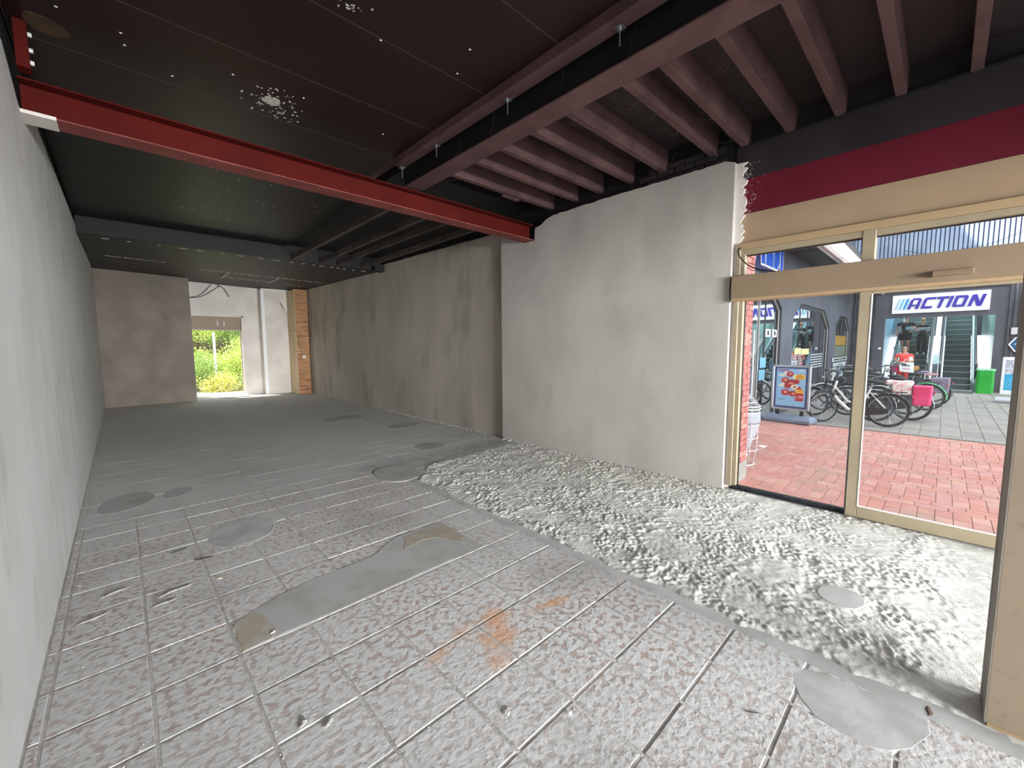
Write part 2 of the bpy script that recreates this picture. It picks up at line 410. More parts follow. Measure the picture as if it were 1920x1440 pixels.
# screed margins: the smooth strip across the room and the lip between tiles and rough concrete
MB().add([(2.05, 5.34, .0), (4.80, 5.34, .0), (4.80, 4.85, .012), (2.85, 4.72, .012), (2.45, 4.6, .006)], [(0, 4, 3, 2, 1)]).build('screed_strip', SCREED, floor)
lip = MB(); n = 70
ys = np.linspace(-3.3, 4.5, n); wob = np.interp(np.arange(n), np.arange(0, n, 7), np.random.uniform(-.012, .012, len(range(0, n, 7))))
vs = []; fs = []
for k in range(n):
    vs += [(2.405+wob[k]*.3, ys[k], -.003), (2.425+wob[k]*.4, ys[k], .003), (2.49+wob[k], ys[k], .006), (2.56, ys[k], -.005)]
for k in range(n-1):
    for a in range(3): fs.append((k*4+a, k*4+a+1, (k+1)*4+a+1, (k+1)*4+a))
lip.add(vs, fs).build('screed_lip', SCREED, floor, smooth=True)

# rough trowelled concrete bed along the shopfront
RES = 0.0085
rx0, rx1, ry0, ry1 = 2.43, 4.85, -3.3, 5.02
def heightbed(y0, y1, res, seed):
    nx = int((rx1-rx0)/res); ny = int((y1-y0)/res)
    X = np.linspace(rx0, rx1, nx)[None, :]; Y = np.linspace(y0, y1, ny)[:, None]
    fine = fbm2(ny, nx, res, 0.055, 0.018, 0.6, seed=seed); mid = fbm2(ny, nx, res, 0.16, 0.045, 1.0, seed=seed+1)
    big = fbm2(ny, nx, res, 0.9, 0.25, 1.2, seed=seed+2)
    s1 = fbm2(ny, nx, res, 0.10, 0.028, 0.8, aniso=(0.35, 4.5), seed=seed+3); s2 = fbm2(ny, nx, res, 0.09, 0.025, 0.8, aniso=(-0.9, 4.5), seed=seed+4)
    msk = 1/(1+np.exp(-3*fbm2(ny, nx, res, 1.4, 0.5, 1.0, seed=seed+5)))
    clump = np.maximum(mid, 0)**1.3
    frac = fbm2(ny, nx, res, 0.30, 0.017, 1.25, seed=seed+6); frac2 = fbm2(ny, nx, res, 0.06, 0.017, 0.9, seed=seed+7)
    sm_ = 1/(1+np.exp(-4*(fbm2(ny, nx, res, 0.8, 0.25, 1.0, seed=seed+8)+.5)))
    Z = 0.012 + (0.0017*frac + 0.0013*frac2*(0.4+1.1*msk) + 0.0022*clump + 0.0009*(s1*msk+s2*(1-msk)))*(0.35+0.75*sm_) + 0.002*big
    edge = 2.465+0.035*np.interp(Y[:, 0], np.linspace(y0, y1, 60), np.random.RandomState(seed).uniform(-1, 1, 60))[:, None]+0.006*frac2+0*X
    t = np.clip((X-edge)/0.06, 0, 1)
    yend = np.where(X < 2.9, 4.3+(X-2.45)*1.1, 4.82+(X-2.9)*0.08)+0*Y
    t2 = np.clip((yend-Y)/0.12, 0, 1)
    t3 = np.clip((4.86-X)/0.05, 0.3, 1)
    near = np.clip((Y+0.35)/0.4, 0.35, 1)
    zz = (Z*near)*np.minimum(np.minimum(t, t2), t3)-0.006*(1-np.minimum(t, t2))
    # flat smooth cement oval
    e = np.sqrt(((X-3.19)/0.17)**2+((Y-0.36)/0.14)**2); k = np.clip((e-0.8)/0.3, 0, 1)
    zz = zz*k+0.017*(1-k)
    return X, Y, zz, nx, ny
def bed(y0, y1, res, seed):
    X, Y, Z, nx, ny = heightbed(y0, y1, res, seed)
    V = np.stack([np.broadcast_to(X, Z.shape), np.broadcast_to(Y, Z.shape), Z], -1).reshape(-1, 3)
    idx = np.arange(nx*ny).reshape(ny, nx)
    q = np.stack([idx[:-1, :-1], idx[:-1, 1:], idx[1:, 1:], idx[1:, :-1]], -1).reshape(-1, 4)
    me = bpy.data.meshes.new('rough_concrete'); me.vertices.add(len(V)); me.vertices.foreach_set('co', V.ravel())
    me.loops.add(q.size); me.loops.foreach_set('vertex_index', q.ravel())
    me.polygons.add(len(q)); me.polygons.foreach_set('loop_start', np.arange(0, q.size, 4)); me.polygons.foreach_set('loop_total', np.full(len(q), 4))
    me.update(calc_edges=True); me.validate()
    return me
me = bed(-0.9, ry1, RES, 11)
o = mk_obj('rough_concrete', me, ROUGHC, floor, smooth=True); o['kind'] = 'stuff'
me = bed(-3.3, -0.9, 0.03, 31)
o = mk_obj('rough_concrete', me, ROUGHC, floor, smooth=True); o['kind'] = 'stuff'
patch('cement_patch', [(3.05, .30), (3.06, .43), (3.19, .50), (3.33, .42), (3.33, .27), (3.18, .22)], SCREED, 0.0195)

# ---- walls
def jag(pts, step, amp):
    out = []
    for (a, b) in zip(pts[:-1], pts[1:]):
        n = max(1, int(math.hypot(b[0]-a[0], b[1]-a[1])/step))
        for i in range(n):
            t = i/n; out.append((a[0]+(b[0]-a[0])*t, a[1]+(b[1]-a[1])*t+random.uniform(-amp, amp)))
    return out+[pts[-1]]
top = jag([(YF, 3.50), (2.0, 3.46), (4.0, 3.44), (4.45, 3.27), (4.80, 3.27), (5.2, 3.50), (8.7, 3.60), (YB+.2, 3.74)], .12, .006)
wl = struct(MB().prism([(YF, -.1)]+[(YB+.2, -.1)]+top[::-1], XL-.12, XL, 'x').build('wall_left', PLASTER_W))
MB().box(XL-.3, XL-.03, YF, YB+.3, -.1, 4.3).build('masonry_backing', BLACKP, wl)
# near right block, its top follows the ragged plaster edge round the red beam
top = jag([(1.62, 3.50), (1.72, 3.53), (3.39, 3.54), (4.10, 3.53), (4.24, 3.50), (4.36, 3.44), (4.47, 3.42), (4.485, 3.235), (4.73, 3.235), (4.75, 3.50), (5.25, 3.52)], .06, .006)
wr = struct(MB().prism([(1.62, -.1), (5.25, -.1)]+top[::-1], XR, XR2+.02, 'x').build('wall_right', PLASTER))
MB().box(4.885, 4.955, 1.66, YB+.3, -.1, 3.2).build('masonry_backing', PLASTER_B, wr)
MB().box(4.87, 5.05, 1.62, YB+.3, 3.2, 4.3).build('masonry_backing', BLACKP, wr)
# white plastered reveal and the ragged smear over the fascia edge
sm = [(1.64, 0), (1.585, 0), (1.585, 2.66)]
z = 2.66
while z < 3.50:
    sm.append((1.575-random.uniform(0.0, .065)*(1 if z > 2.7 else .3), z)); z += random.uniform(.012, .035)
sm.append((1.64, 3.5))
MB().prism(sm, 4.83, 4.856, 'x').build('plaster_smear', PLASTER_B, wr)
sp_ = MB(); random.seed(5)
for _ in range(130):
    y = 1.56-abs(random.gauss(0, .055)); z = random.uniform(2.9, 3.5); a = random.uniform(0, PI); l = random.uniform(.003, .014)
    dy, dz = math.cos(a)*l, math.sin(a)*l; t = .003
    sp_.add([(4.8465, y-dy, z-dz), (4.8465, y+dz*.25, z-dy*.25), (4.8465, y+dy, z+dz), (4.8465, y-dz*.25, z+dy*.25)], [(0, 1, 2, 3)])
tag(sp_.build('plaster_splash', PLASTER_B, wr), kind='stuff')
# bare bricks showing above the plaster near the shopfront corner
for k in range(3):
    for q in range(4):
        MB().box(-.105, .105, -.03, .03, -.028, .028).build('brick', CHAR, wr, loc=(4.862, 1.85+q*.225+(k % 2)*.11, 3.57+k*.068)).rotation_euler = (0, 0, PI/2)
top = jag([(5.25, 3.55), (9.65, 3.64), (9.70, 3.63), (9.71, 3.46), (9.90, 3.46), (9.92, 3.50), (15.2, 3.64), (YB+.2, 3.70)], .15, .006)
struct(MB().prism([(5.25, -.1), (YB+.2, -.1)]+top[::-1], XR2, XR2+.03, 'x').build('wall_right', PLASTER_F))
# rear walls
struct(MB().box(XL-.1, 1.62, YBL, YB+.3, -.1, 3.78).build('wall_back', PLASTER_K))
wb = struct(MB().box(1.6, 3.16, YB, YB+.28, 2.70, 3.85).box(3.16, 5.0, YB, YB+.28, -.1, 3.85).box(1.3, 1.62, YB, YB+.28, -.1, 3.85).build('wall_back', PLASTER_B))
bx = MB().box(3.62, 4.86, 16.25, YB+.02, -.05, 3.66).build('wall_pier', PLASTER_B, wb); bevel(bx, .02, 2)
MB().box(3.60, 3.70, 16.238, 16.256, .0, 3.58).build('lit_return_strip', WHITE, wb)  # white strip added to paint window light on the pier's side face
MB().box(3.62, 4.42, 16.235, 16.25, 3.60, 3.625).build('ceiling_edge_strip', WHITE, wb)
# wall behind the photographer, open in the middle
MB0 = MB().box(XL-.3, .1, YF-.1, YF, -.1, 4.2).box(4.3, 5.0, YF-.1, YF, -.1, 4.2).box(.1, 4.3, YF-.1, YF, 2.5, 4.2)
struct(MB0.build('wall_front', PLASTER_B))

# ================================================================== CEILING
ceil = struct(MB().box(XL-.3, 5.1, YF-.1, YB+.4, 3.90, 4.1).build('ceiling', DECK_R))
backing = MB().box(XL-.02, 2.56, YF, 9.9, 3.795, 3.83).build('seam_backing', SEAM, ceil)
y = 1.23-0.8275*6
while y < 4.6:
    y1 = min(y+.8275, 9.0)
    MB().bbox(XL, 2.44, y+.0035, y1-.0035, -.012, .0, .001).build('ceiling_panel', CEIL, ceil, loc=(0, 0, 3.79)).rotation_euler = (0, 0, 0)
    MB().box(XL, 2.44, y1-.0045, y1+.0045, 3.7768, 3.7785).build('seam_bead', SEAM, ceil)
    y = y1
for a, b in ((5.365, 7.0), (7.0, 8.6), (8.6, 9.9)):
    MB().box(XL, 2.70, a, b-.004, 3.77, 3.79).build('ceiling_panel', CEIL_B, ceil)
# timber trimmer along the panel edge, with hanger plates and rods
MB().box(2.44, 2.565, YF, 4.52, 3.70, 3.80).build('ceiling_trimmer', JOIST, ceil)
for yy in (1.61, 2.70, 3.79, 4.84-.33):
    pl = MB().box(-.028, .028, -.028, .028, -.004, .004).build('hanger_plate', ALU, ceil, loc=(2.535, yy, 3.694))
    MB().tube([(0, 0, 0), (0, 0, -.11)], .005, 6).tube([(0, 0, -.004), (0, 0, -.016)], .012, 6).build('hanger_rod', ALU, pl)
# joists right of the main beam
for yy in (-3.2, -2.78, -2.36, -1.94, -1.52, -1.1, -.68, -.27, -.07+.03, .38, .78, 1.16, 1.56, 1.87, 2.44, 2.88, 3.34, 3.76, 4.22):
    if yy == -.27: continue
    o = MB().box(2.70, 4.98, yy-.035, yy+.035, 3.66, 3.90).build('ceiling_joist', JOIST, ceil)
    bevel(o, .004)
# joists running lengthwise behind the red beam
for xx, wd in ((2.80, .07), (3.38, .06), (3.76, .05), (4.33, .05)):
    MB().box(xx, xx+wd, 5.45, 9.86, 3.50, 3.60).build('ceiling_joist', JOIST_D, ceil)
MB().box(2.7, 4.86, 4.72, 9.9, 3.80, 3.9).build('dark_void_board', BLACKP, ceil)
# ragged cable tray and offcut among the joists
MB().box(3.9, 4.2, 4.25, 4.30, 3.64, 3.66).build('loose_lath', JOIST, ceil)
# rear lowered deck with planks, sloping slightly up to the rear
def dz(x, y): return 3.50+(y-9.86)*(0.043-0.004*(x-XL))
y = 9.86
k = 0
while y < YB:
    y1 = min(y+.62, YB)
    a = .004
    vs = [(XL, y+a, dz(XL, y)), (4.86, y+a, dz(4.86, y)), (4.86, y1-a, dz(4.86, y1)), (XL, y1-a, dz(XL, y1))]
    vs += [(p[0], p[1], p[2]+.03) for p in vs]
    MB().add(vs, [(0, 3, 2, 1), (4, 5, 6, 7), (0, 1, 5, 4), (1, 2, 6, 5), (2, 3, 7, 6), (3, 0, 4, 7)]).build('deck_plank', DECK, ceil)
    y = y1
MB().box(XL, 4.86, 9.84, 9.90, 3.50, 3.90).build('deck_fascia', BLACKP, ceil)
MB().box(4.60, 4.86, 9.62, 9.86, 3.47, 3.62).build('bearer_end', BLACKP, ceil)
# dashes of torn adhesive left on the deck
dm = MB(); random.seed(9)
def dash(x0, x1, y, gap, seg):
    x = x0
    while x < x1:
        l = seg*random.uniform(.5, 1.5)
        zz = dz(x, y)-.004
        dm.box(x, min(x+l, x1), y-.014, y+.014, zz-.003, zz+.004)
        x += l+gap*random.uniform(.5, 1.6)
dash(-.1, 2.6, 10.15, .25, .09); dash(2.6, 4.6, 10.15, .12, .08)
dash(-.1, .9, 12.6, .03, .3)
dash(1.6, 4.6, 13.2, .05, .12)
dash(2.2, 3.4, 14.4, .06, .15); dash(4.0, 4.4, 14.6, .04, .1)
dm.box(2.2, 2.24, 13.2, 14.4, dz(2.2, 13.8)-.03, dz(2.2, 13.8)+.01); dm.box(3.4, 3.44, 13.2, 14.4, dz(3.4, 13.8)-.03, dz(3.4, 13.8)+.01)
tag(dm.build('adhesive_dashes', SPLASH, ceil), kind='stuff')
# paint splashes on the ceiling boards
def splat(cx, cy_, r, n, seed, zc=3.778, big=True):
    random.seed(seed); mb = MB()
    if big:
        p = blob([(cx+math.cos(t)*r*random.uniform(.5, 1.0)*.8, cy_+math.sin(t)*r*random.uniform(.5, 1.0)*.8) for t in np.linspace(0, 2*PI, 14)[:-1]], 1, .004)
        mb.prism(p, zc-.004, zc, 'z')
    for _ in range(n):
        t = random.uniform(0, 2*PI); d = abs(random.gauss(0, 1))*r*1.1; s = random.uniform(.002, .011)
        x, y_ = cx+math.cos(t)*d, cy_+math.sin(t)*d
        q = [(x+math.cos(a)*s*random.uniform(.5, 1.4), y_+math.sin(a)*s*random.uniform(.5, 1.4)) for a in (0, 1.2, 2.4, 3.7, 5.0)]
        mb.prism(q, zc-.003, zc, 'z')
    return tag(mb.build('paint_splash', SPLASH, ceil), kind='stuff')
splat(1.12, 4.24, .12, 90, 1); splat(1.22, 2.76, .05, 26, 2, big=False); splat(1.22, 4.40, .09, 26, 3, big=False)
mb = MB(); random.seed(4)
for (x, y_) in ((.8, 4.05), (.15, 4.06), (2.1, 4.10), (1.31, 4.0), (.17, 4.2), (-.15, 4.04), (1.49, 2.9), (2.01, 2.54), (2.1, 2.82), (.45, 4.4)):
    mb.ball((x, y_, 3.777), (.010, .008, .004), 7, 4)
tag(mb.build('paint_drops', WHITE, ceil), kind='stuff')
mb = MB(); random.seed(14)
for _ in range(46):
    x = random.uniform(.8, 2.5); y_ = random.uniform(5.4, 9.4); mb.ball((x, y_, 3.769), (.012, .010, .004), 6, 4)
tag(mb.build('paint_drops', SPLASH, ceil), kind='stuff')
# old yellow patch and bolts high at the left wall above the beam
MB().prism(blob([(-.32, 4.22), (-.31, 4.38), (-.22, 4.44), (-.12, 4.40), (-.10, 4.30), (-.2, 4.20)], 2, .006), 3.775, 3.778, 'z').build('ochre_patch', mat('ochre_stain', S(92, 66, 42), S(64, 46, 32), scale=8, rough=.6), ceil)

# beams
def ibeam(x0, x1, zb, h, wf, tf=.012, tw=.009):
    """I-section running along local x, centred on local y"""
    return (MB().box(x0, x1, -wf/2, wf/2, zb, zb+tf), MB().box(x0, x1, -wf/2, wf/2, zb+h-tf, zb+h), MB().box(x0, x1, -tw/2, tw/2, zb+tf, zb+h-tf))
rb = empty('steel_beam', (0, 4.61, 0), 0, 'red oxide painted steel beam spanning the room crosswise below the ceiling', 'beam')
RED_BOUNCE = mat('bounce_lit_red', S(132, 74, 68), S(120, 64, 60), scale=3, rough=.8, spec=.15)  # light bounced off the floor, painted into the beam's underside
for nme, b in zip(('bottom_flange', 'top_flange', 'web'), ibeam(XL+.0, XR+.02, 3.245, .235, .21)): bevel(b.build(nme, RED_BOUNCE if nme == 'bottom_flange' else REDB, rb), .003)
MB().box(XL, XL+.17, -.106, .106, 3.238, 3.262).build('plaster_daub', PLASTER_B, rb)
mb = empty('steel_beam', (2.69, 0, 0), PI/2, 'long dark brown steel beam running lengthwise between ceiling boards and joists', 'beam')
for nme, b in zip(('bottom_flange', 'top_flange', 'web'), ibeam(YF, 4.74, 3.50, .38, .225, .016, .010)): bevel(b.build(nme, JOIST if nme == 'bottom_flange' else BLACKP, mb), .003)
# stub column bolted to the left wall above the beam
st = empty('steel_stub', (XL+.03, 4.40, 3.30), 0, 'short red steel stub standing at the left wall over the beam end', 'bracket')
MB().box(-.01, .05, -.05, .05, .18, .48).build('stub_plate', REDB, st)
for zz in (.24, .32, .42): MB().tube([(.05, 0, zz), (.068, 0, zz)], .014, 6).build('bolt', WHITE, st)

# cobwebs hanging between beam and joists
cw = MB(); random.seed(21)
def strand(a, b, sag, n=7):
    pts = []
    for i in range(n+1):
        t = i/n; p = Vector(a).lerp(Vector(b), t); p.z -= sag*4*t*(1-t); p += Vector((random.uniform(-1, 1), random.uniform(-1, 1), random.uniform(-1, 1)))*.006
        pts.append(p)
    cw.tube(pts, .0008, 3)
for _ in range(70):
    x = random.uniform(2.8, 4.7); y_ = random.uniform(1.2, 4.3)
    strand((x, y_, 3.655), (x+random.uniform(-.25, .25), y_+random.uniform(-.35, .35), 3.66), random.uniform(.01, .06))
for _ in range(26):
    x = random.uniform(2.8, 4.7); y_ = random.choice((1.56, 1.87, 2.44, 2.88, 3.34, 3.76))
    strand((x, y_, 3.655), (x+random.uniform(-.02, .02), y_, 3.655-random.uniform(.03, .10)), 0)
for yy in (1.5, 2.1, 2.9, 3.4): strand((2.56, yy, 3.70), (2.60, yy+.1, 3.51), .01)
tag(cw.build('cobwebs', HAIRLINE, ceil), kind='stuff')

# ================================================================== SHOPFRONT
fr = tag(empty('window_1', (0, 0, 0)), kind='structure')
YE = YF+.05
B = lambda n, m_, *a, par=fr, bv=.004: bevel(MB().box(*a).build(n, m_, par), bv)
B('fascia_top', CHAR, 4.86, 4.98, YE, 1.64, 3.33, 3.66, bv=.002)
B('fascia_ledge', BLACKP, 4.84, 4.98, YE, 1.64, 3.645, 3.68)
B('fascia_red', BURG, 4.858, 4.98, YE, 1.64, 2.975, 3.33, bv=.002)
B('fascia_beige', mat('beige_fascia_paint', S(174, 148, 119), S(166, 141, 113), scale=1.5, rough=.5), 4.852, 4.98, YE, 1.64, 2.665, 2.975, bv=.002)
B('head_frame', BEIGE_O, 4.80, 4.94, YE, 1.58, 2.60, 2.668)
B('head_frame', BEIGE_F, 4.815, 4.94, YE, 1.58, 2.545, 2.60)
B('jamb', BEIGE_F, 4.80, 4.94, 1.545, 1.585, .05, 2.60)
B('jamb', BEIGE_F, 4.82, 4.90, 1.503, 1.545, .06, 2.60)
B('mullion', BEIGE_F, 4.81, 4.94, .470, .560, 2.28, 2.60)
for yy in (-1.0, -2.2): B('mullion', BEIGE_F, 4.83, 4.92, yy-.05, yy+.05, 0, 2.60)
for a, b in ((1.503, .56), (.47, -.95), (-1.05, -2.15), (-2.25, YE)):
    MB().box(4.868, 4.874, b, a, 2.30, 2.55).build('pane', GLASS, fr)
    MB().box(4.86, 4.882, b, a, 2.536, 2.548).build('glazing_bead', DARK, fr)
for a, b in ((-1.05, -2.15), (-2.25, YE)): MB().box(4.868, 4.874, b, a, .06, 2.1).build('pane', GLASS, fr)
B('sill', BEIGE_F, 4.83, 4.92, YE, -.96, .0, .12)
hd = MB().box(4.72, 4.88, YE, 1.60, 2.09, 2.325).build('door_operator_case', BEIGE, fr); bevel(hd, .006, 2)
MB().box(4.735, 4.90, YE, 1.595, 2.066, 2.09).build('operator_case_lid', BEIGE_O, hd)
se = MB().prism([(4.72, 2.178), (4.675, 2.172), (4.668, 2.14), (4.72, 2.128)], -.115, .105, 'y').build('motion_sensor', BEIGE, hd); bevel(se, .003)
# the fixed glass leaf on the left
fd = tag(empty('door_1', (0, 0, 0)), kind='structure')
MB().box(4.872, 4.880, .553, 1.492, .055, 2.09).build('pane', GLASS, fd)
B('edge_seal', RUBBER, 4.868, 4.884, 1.492, 1.503, .055, 2.09, par=fd, bv=.001)
B('edge_seal', RUBBER, 4.868, 4.884, .540, .554, .055, 2.09, par=fd, bv=.001)
B('bottom_seal', RUBBER, 4.845, 4.90, .545, 1.57, .024, .058, par=fd)
B('floor_track', ALU, 4.80, 4.93, YE, 1.60, .0, .018, par=fd, bv=.002)
B('track_groove', DARK, 4.83, 4.845, YE, 1.60, .017, .021, par=fd, bv=.001)
# sliding door leaf with frame
sd = tag(empty('door_2', (0, 0, 0)), kind='structure')
B('stile', BEIGE_F, 4.80, 4.845, .470, .553, .02, 2.085, par=sd)
B('stile', BEIGE_F, 4.80, 4.845, -.96, -.88, .02, 2.085, par=sd)
B('bottom_rail', BEIGE_F, 4.80, 4.845, -.88, .470, .02, .125, par=sd)
B('top_rail', BEIGE_F, 4.80, 4.845, -.88, .470, 2.045, 2.085, par=sd)
MB().box(4.818, 4.826, -.88, .470, .125, 2.045).build('pane', GLASS, sd)
for a in ((.462, .470, .125, 2.045), (-.88, .462, .125, .133)):
    MB().box(4.797, 4.812, *a).build('glazing_bead', WHITE, sd)
B('edge_seal', RUBBER, 4.80, 4.86, .553, .562, .02, 2.085, par=sd, bv=.001)
# cables at the operator case
def cable(name, pts, r, m_, label=None, cat=None, parent=None, n=6):
    P = [Vector(p) for p in pts]; out = []
    for i in range(len(P)-1):
        p0, p1, p2, p3 = P[max(i-1, 0)], P[i], P[i+1], P[min(i+2, len(P)-1)]
        for s_ in range(6):
            t = s_/6
            out.append(0.5*((2*p1)+(-p0+p2)*t+(2*p0-5*p1+4*p2-p3)*t*t+(-p0+3*p1-3*p2+p3)*t**3))
    out.append(P[-1])
    return tag(MB().tube(out, r, n).build(name, m_, parent, smooth=True), label, cat)
cable('cable', [(4.80, 1.545, 2.622), (4.77, 1.56, 2.59), (4.76, 1.535, 2.52), (4.77, 1.46, 2.43), (4.78, 1.36, 2.375), (4.79, 1.20, 2.33)], .0065, CABLE,
      'thick black cable looping from the frame corner down to the beige header', 'cable')
cable('cable', [(4.80, 1.49, 2.335), (4.765, 1.56, 2.328), (4.74, 1.605, 2.31), (4.735, 1.612, 2.2), (4.738, 1.61, 2.10), (4.735, 1.612, 2.05)], .005, CABLE,
      'short black cable hanging at the left end of the header', 'cable')
cable('wire', [(4.80, .10, 2.325), (4.80, .18, 2.34), (4.80, .27, 2.375), (4.81, .285, 2.36), (4.81, .25, 2.33)], .0016, CABLE,
      'thin looped wire lying on the header behind the sensor', 'wire')
cable('wire', [(4.80, -.02, 2.328), (4.80, -.08, 2.345), (4.80, -.15, 2.343), (4.80, -.24, 2.37), (4.80, -.34, 2.41), (4.80, -.5, 2.45)], .0016, CABLE,
      'thin dark wire rising to the right across the upper glass', 'wire')
mb = MB()
for a in range(4): mb.tube([(4.795, .78-.02*a, 2.325), (4.80, .76-.02*a, 2.35), (4.80, .74-.016*a, 2.385+.004*a)], .0014, 4)
tag(mb.build('wire', CABLE), 'small tuft of bare wires sticking up behind the header at the left pane', 'wire')

# beige box column at the right edge
pc = tag(empty('box_column', (2.536, -.211, 0)), 'beige clad box column at the right edge with a raw grey front edge', 'column')
bevel(MB().box(0, .014, -.60, -.002, .012, 3.66).build('cladding_panel', mat('column_beige', S(160, 142, 120), S(152, 134, 113), scale=2, rough=.5, c3=S(146, 128, 108), scale3=18, lo3=.6, hi3=.72), pc), .002)
bevel(MB().box(.0, .215, -.004, .004, .0, 3.66).build('edge_board', GREYWOOD, pc), .002)
MB().box(.014, .215, -.60, -.004, .0, 3.66).build('core', GREYWOOD, pc)
MB().box(-.004, .012, -.60, -.006, .0, .016).build('foot_strip', BEIGE_O, pc)

# ================================================================== REAR WINDOW, PLYWOOD, CABLES
rw = tag(empty('window_2', (0, 0, 0)), kind='structure')
W = lambda n, m_, *a: bevel(MB().box(*a).build(n, m_, rw), .004)
W('jamb', PLASTER_B, 3.085, 3.16, YB-.02, YB+.30, .03, 2.70)
W('jamb', PLASTER_B, 1.62, 1.70, YB-.02, YB+.30, .03, 2.70)
W('head', PLASTER_B, 1.62, 3.16, YB-.02, YB+.30, 2.66, 2.70)
W('shutter_box', BEIGE, 1.70, 3.085, YB+.10, YB+.30, 2.22, 2.66)
W('shutter_lip', BEIGE_F, 1.70, 3.085, YB+.06, YB+.12, 2.20, 2.245)
W('sill', PLASTER_B, 1.62, 3.16, YB-.02, YB+.34, -.02, .035)
W('frame_post', BEIGE_F, 3.05, 3.085, YB+.12, YB+.18, .03, 2.22)
_p = MB().box(1.70, 3.05, -.003, .003, .0, 2.17).build('pane', GLASS, rw, loc=(0, YB+.02, .04)); _p.rotation_euler = (-.10, 0, 0)
for xx in (2.42, 2.60): MB().box(xx, xx+.02, YB+.097, YB+.10, 2.36, 2.52).build('scratch', WHITE, rw)
o = MB().box(-.43, .43, -.05, .05, 0, .018).build('loose_plank', GREYWOOD); o.location = (2.66, 16.02, .0); o.rotation_euler = (0, 0, -.02)
tag(bevel(o, .003), 'flat grey plank lying on the floor in front of the rear window', 'plank')

pb = tag(empty('plywood_casing', (4.42, 15.36, 0)), 'tall plywood casing in the rear right corner beside the plaster wall', 'casing')
for z0, z1 in ((.01, 2.48), (2.486, 3.60)):
    bevel(MB().box(0, .40, -.0, .012, z0, z1).build('front_board', PLY_D, pb), .002)
for z0, z1 in ((.01, 2.20), (2.206, 3.04), (3.046, 3.60)):
    bevel(MB().box(-.012, .0, .0, .88, z0, z1).build('side_board', PLY_L, pb), .002)
for yy, zz in ((.03, .35), (.03, 1.0), (.03, 2.3), (.03, 2.8), (.8, 1.0), (.8, 2.4)):
    MB().tube([(-.012, yy, zz), (-.02, yy, zz)], .012, 6).build('screw_hole', DARK, pb)
sk = MB().box(-.05, .05, -.035, 0, -.05, .05).build('wall_socket', WHITE); sk.location = (4.62, 15.358, 1.30)
tag(bevel(sk, .008, 2), 'white wall socket on the plywood casing', 'socket')
MB().tube([(0, -.035, 0), (0, -.038, 0)], .018, 12).build('socket_hole', DARK, sk)
cable('cable', [(4.30, 16.22, 3.04), (4.20, 16.20, 3.17), (4.21, 16.1, 3.10), (4.40, 15.33, 2.20), (4.60, 15.32, 1.36)], .010, mat('tan_cable', S(176, 150, 118), rough=.5),
      'tan cable running slantwise from the wall to the socket on the plywood', 'cable')
for k, pts in enumerate(([(1.66, 16.6, 3.22), (1.95, 16.6, 3.30), (2.15, 16.62, 3.50), (2.3, 16.65, 3.69)],
                         [(1.66, 16.55, 3.21), (2.0, 16.58, 3.27), (2.3, 16.6, 3.48), (2.55, 16.65, 3.68)],
                         [(2.45, 16.65, 3.69), (2.62, 16.6, 3.60), (2.70, 16.58, 3.45), (2.77, 16.57, 3.32)])):
    cable('cable', pts, .010, CABLE, ('upper black cable drooping from the rear ceiling to the left wall end', 'lower black cable drooping from the rear ceiling to the left wall end',
          'short black cable end dangling free above the rear window')[k], 'cable')

# ================================================================== DEBRIS ON THE FLOOR
def crumb(x, y, l, wd, h, rot, m_, label, cat='crumb', name='mortar_crumb', seed=0):
    random.seed(seed); mb = MB(); n = 6; rings = []
    pts = [(-l/2+l*i/n, math.sin(i*.8+seed)*wd*.35, h*.4) for i in range(n+1)]
    rr = [max(.0015, wd/2*(math.sin(PI*(i+.6)/(n+1.2)))*random.uniform(.75, 1.25)) for i in range(n+1)]
    mb.tube(pts, rr, 7)
    mb.v = [(a, b, max(0.0005, c*h/wd*.8)) for a, b, c in mb.v]
    o = mb.build(name, m_); o.location = (x, y, .0015); o.rotation_euler = (0, 0, rot)
    return tag(o, label, cat)
CR = mat('dry_mortar', S(184, 180, 174), S(164, 160, 154), scale=30, rough=.9, bump=.5); CD = mat('dark_scrap', S(52, 46, 44), rough=.7)
crumb(.36, 3.81, .13, .014, .010, -.2, CD, 'longer black scrap of cable on the tiles left of the centre patch', 'scrap', 'cable_scrap', 1)
crumb(.23, 4.10, .10, .014, .008, .3, CD, 'dark scrap of cable on the tiles nearer the left wall', 'scrap', 'cable_scrap', 2)
crumb(1.90, .48, .07, .007, .006, -1.0, CD, 'thin dark sliver lying on the tiles near the right cement patch', 'scrap', 'dark_sliver', 3)
crumb(2.46, -.05, .07, .03, .012, -.3, mat('brown_chip', S(112, 92, 84), rough=.8), 'brown chip beside the foot of the box column', 'chip', 'brown_chip', 4)
crumb(-.13, 3.67, .15, .022, .014, .25, CR, 'pale mortar ridge above the close pair, nearest to the dark cable scraps', seed=5)
crumb(.16, 3.42, .18, .026, .016, .30, CR, 'long pale mortar ridge, upper of a close pair on the tiles', seed=6)
crumb(.10, 3.30, .12, .024, .014, .30, CR, 'short pale mortar ridge, lower of a close pair on the tiles', seed=7)
crumb(-.22, 3.40, .14, .022, .014, .35, CR, 'pale mortar ridge lying closest to the left wall', seed=8)
crumb(.46, 1.80, .06, .022, .016, 1.0, CR, 'curled mortar crumb on the tiles at the bottom of the frame', seed=9)
crumb(.54, 1.72, .05, .02, .014, .2, CR, 'small bent mortar crumb just right of the curled one', seed=10)
crumb(1.13, 1.23, .045, .03, .010, .4, CR, 'flat round mortar blob on a tile below the rust stain', seed=11)
crumb(1.32, 1.03, .018, .014, .012, .4, WHITE, 'tiny white tile chip at a joint crossing', 'chip', 'tile_chip', 12)
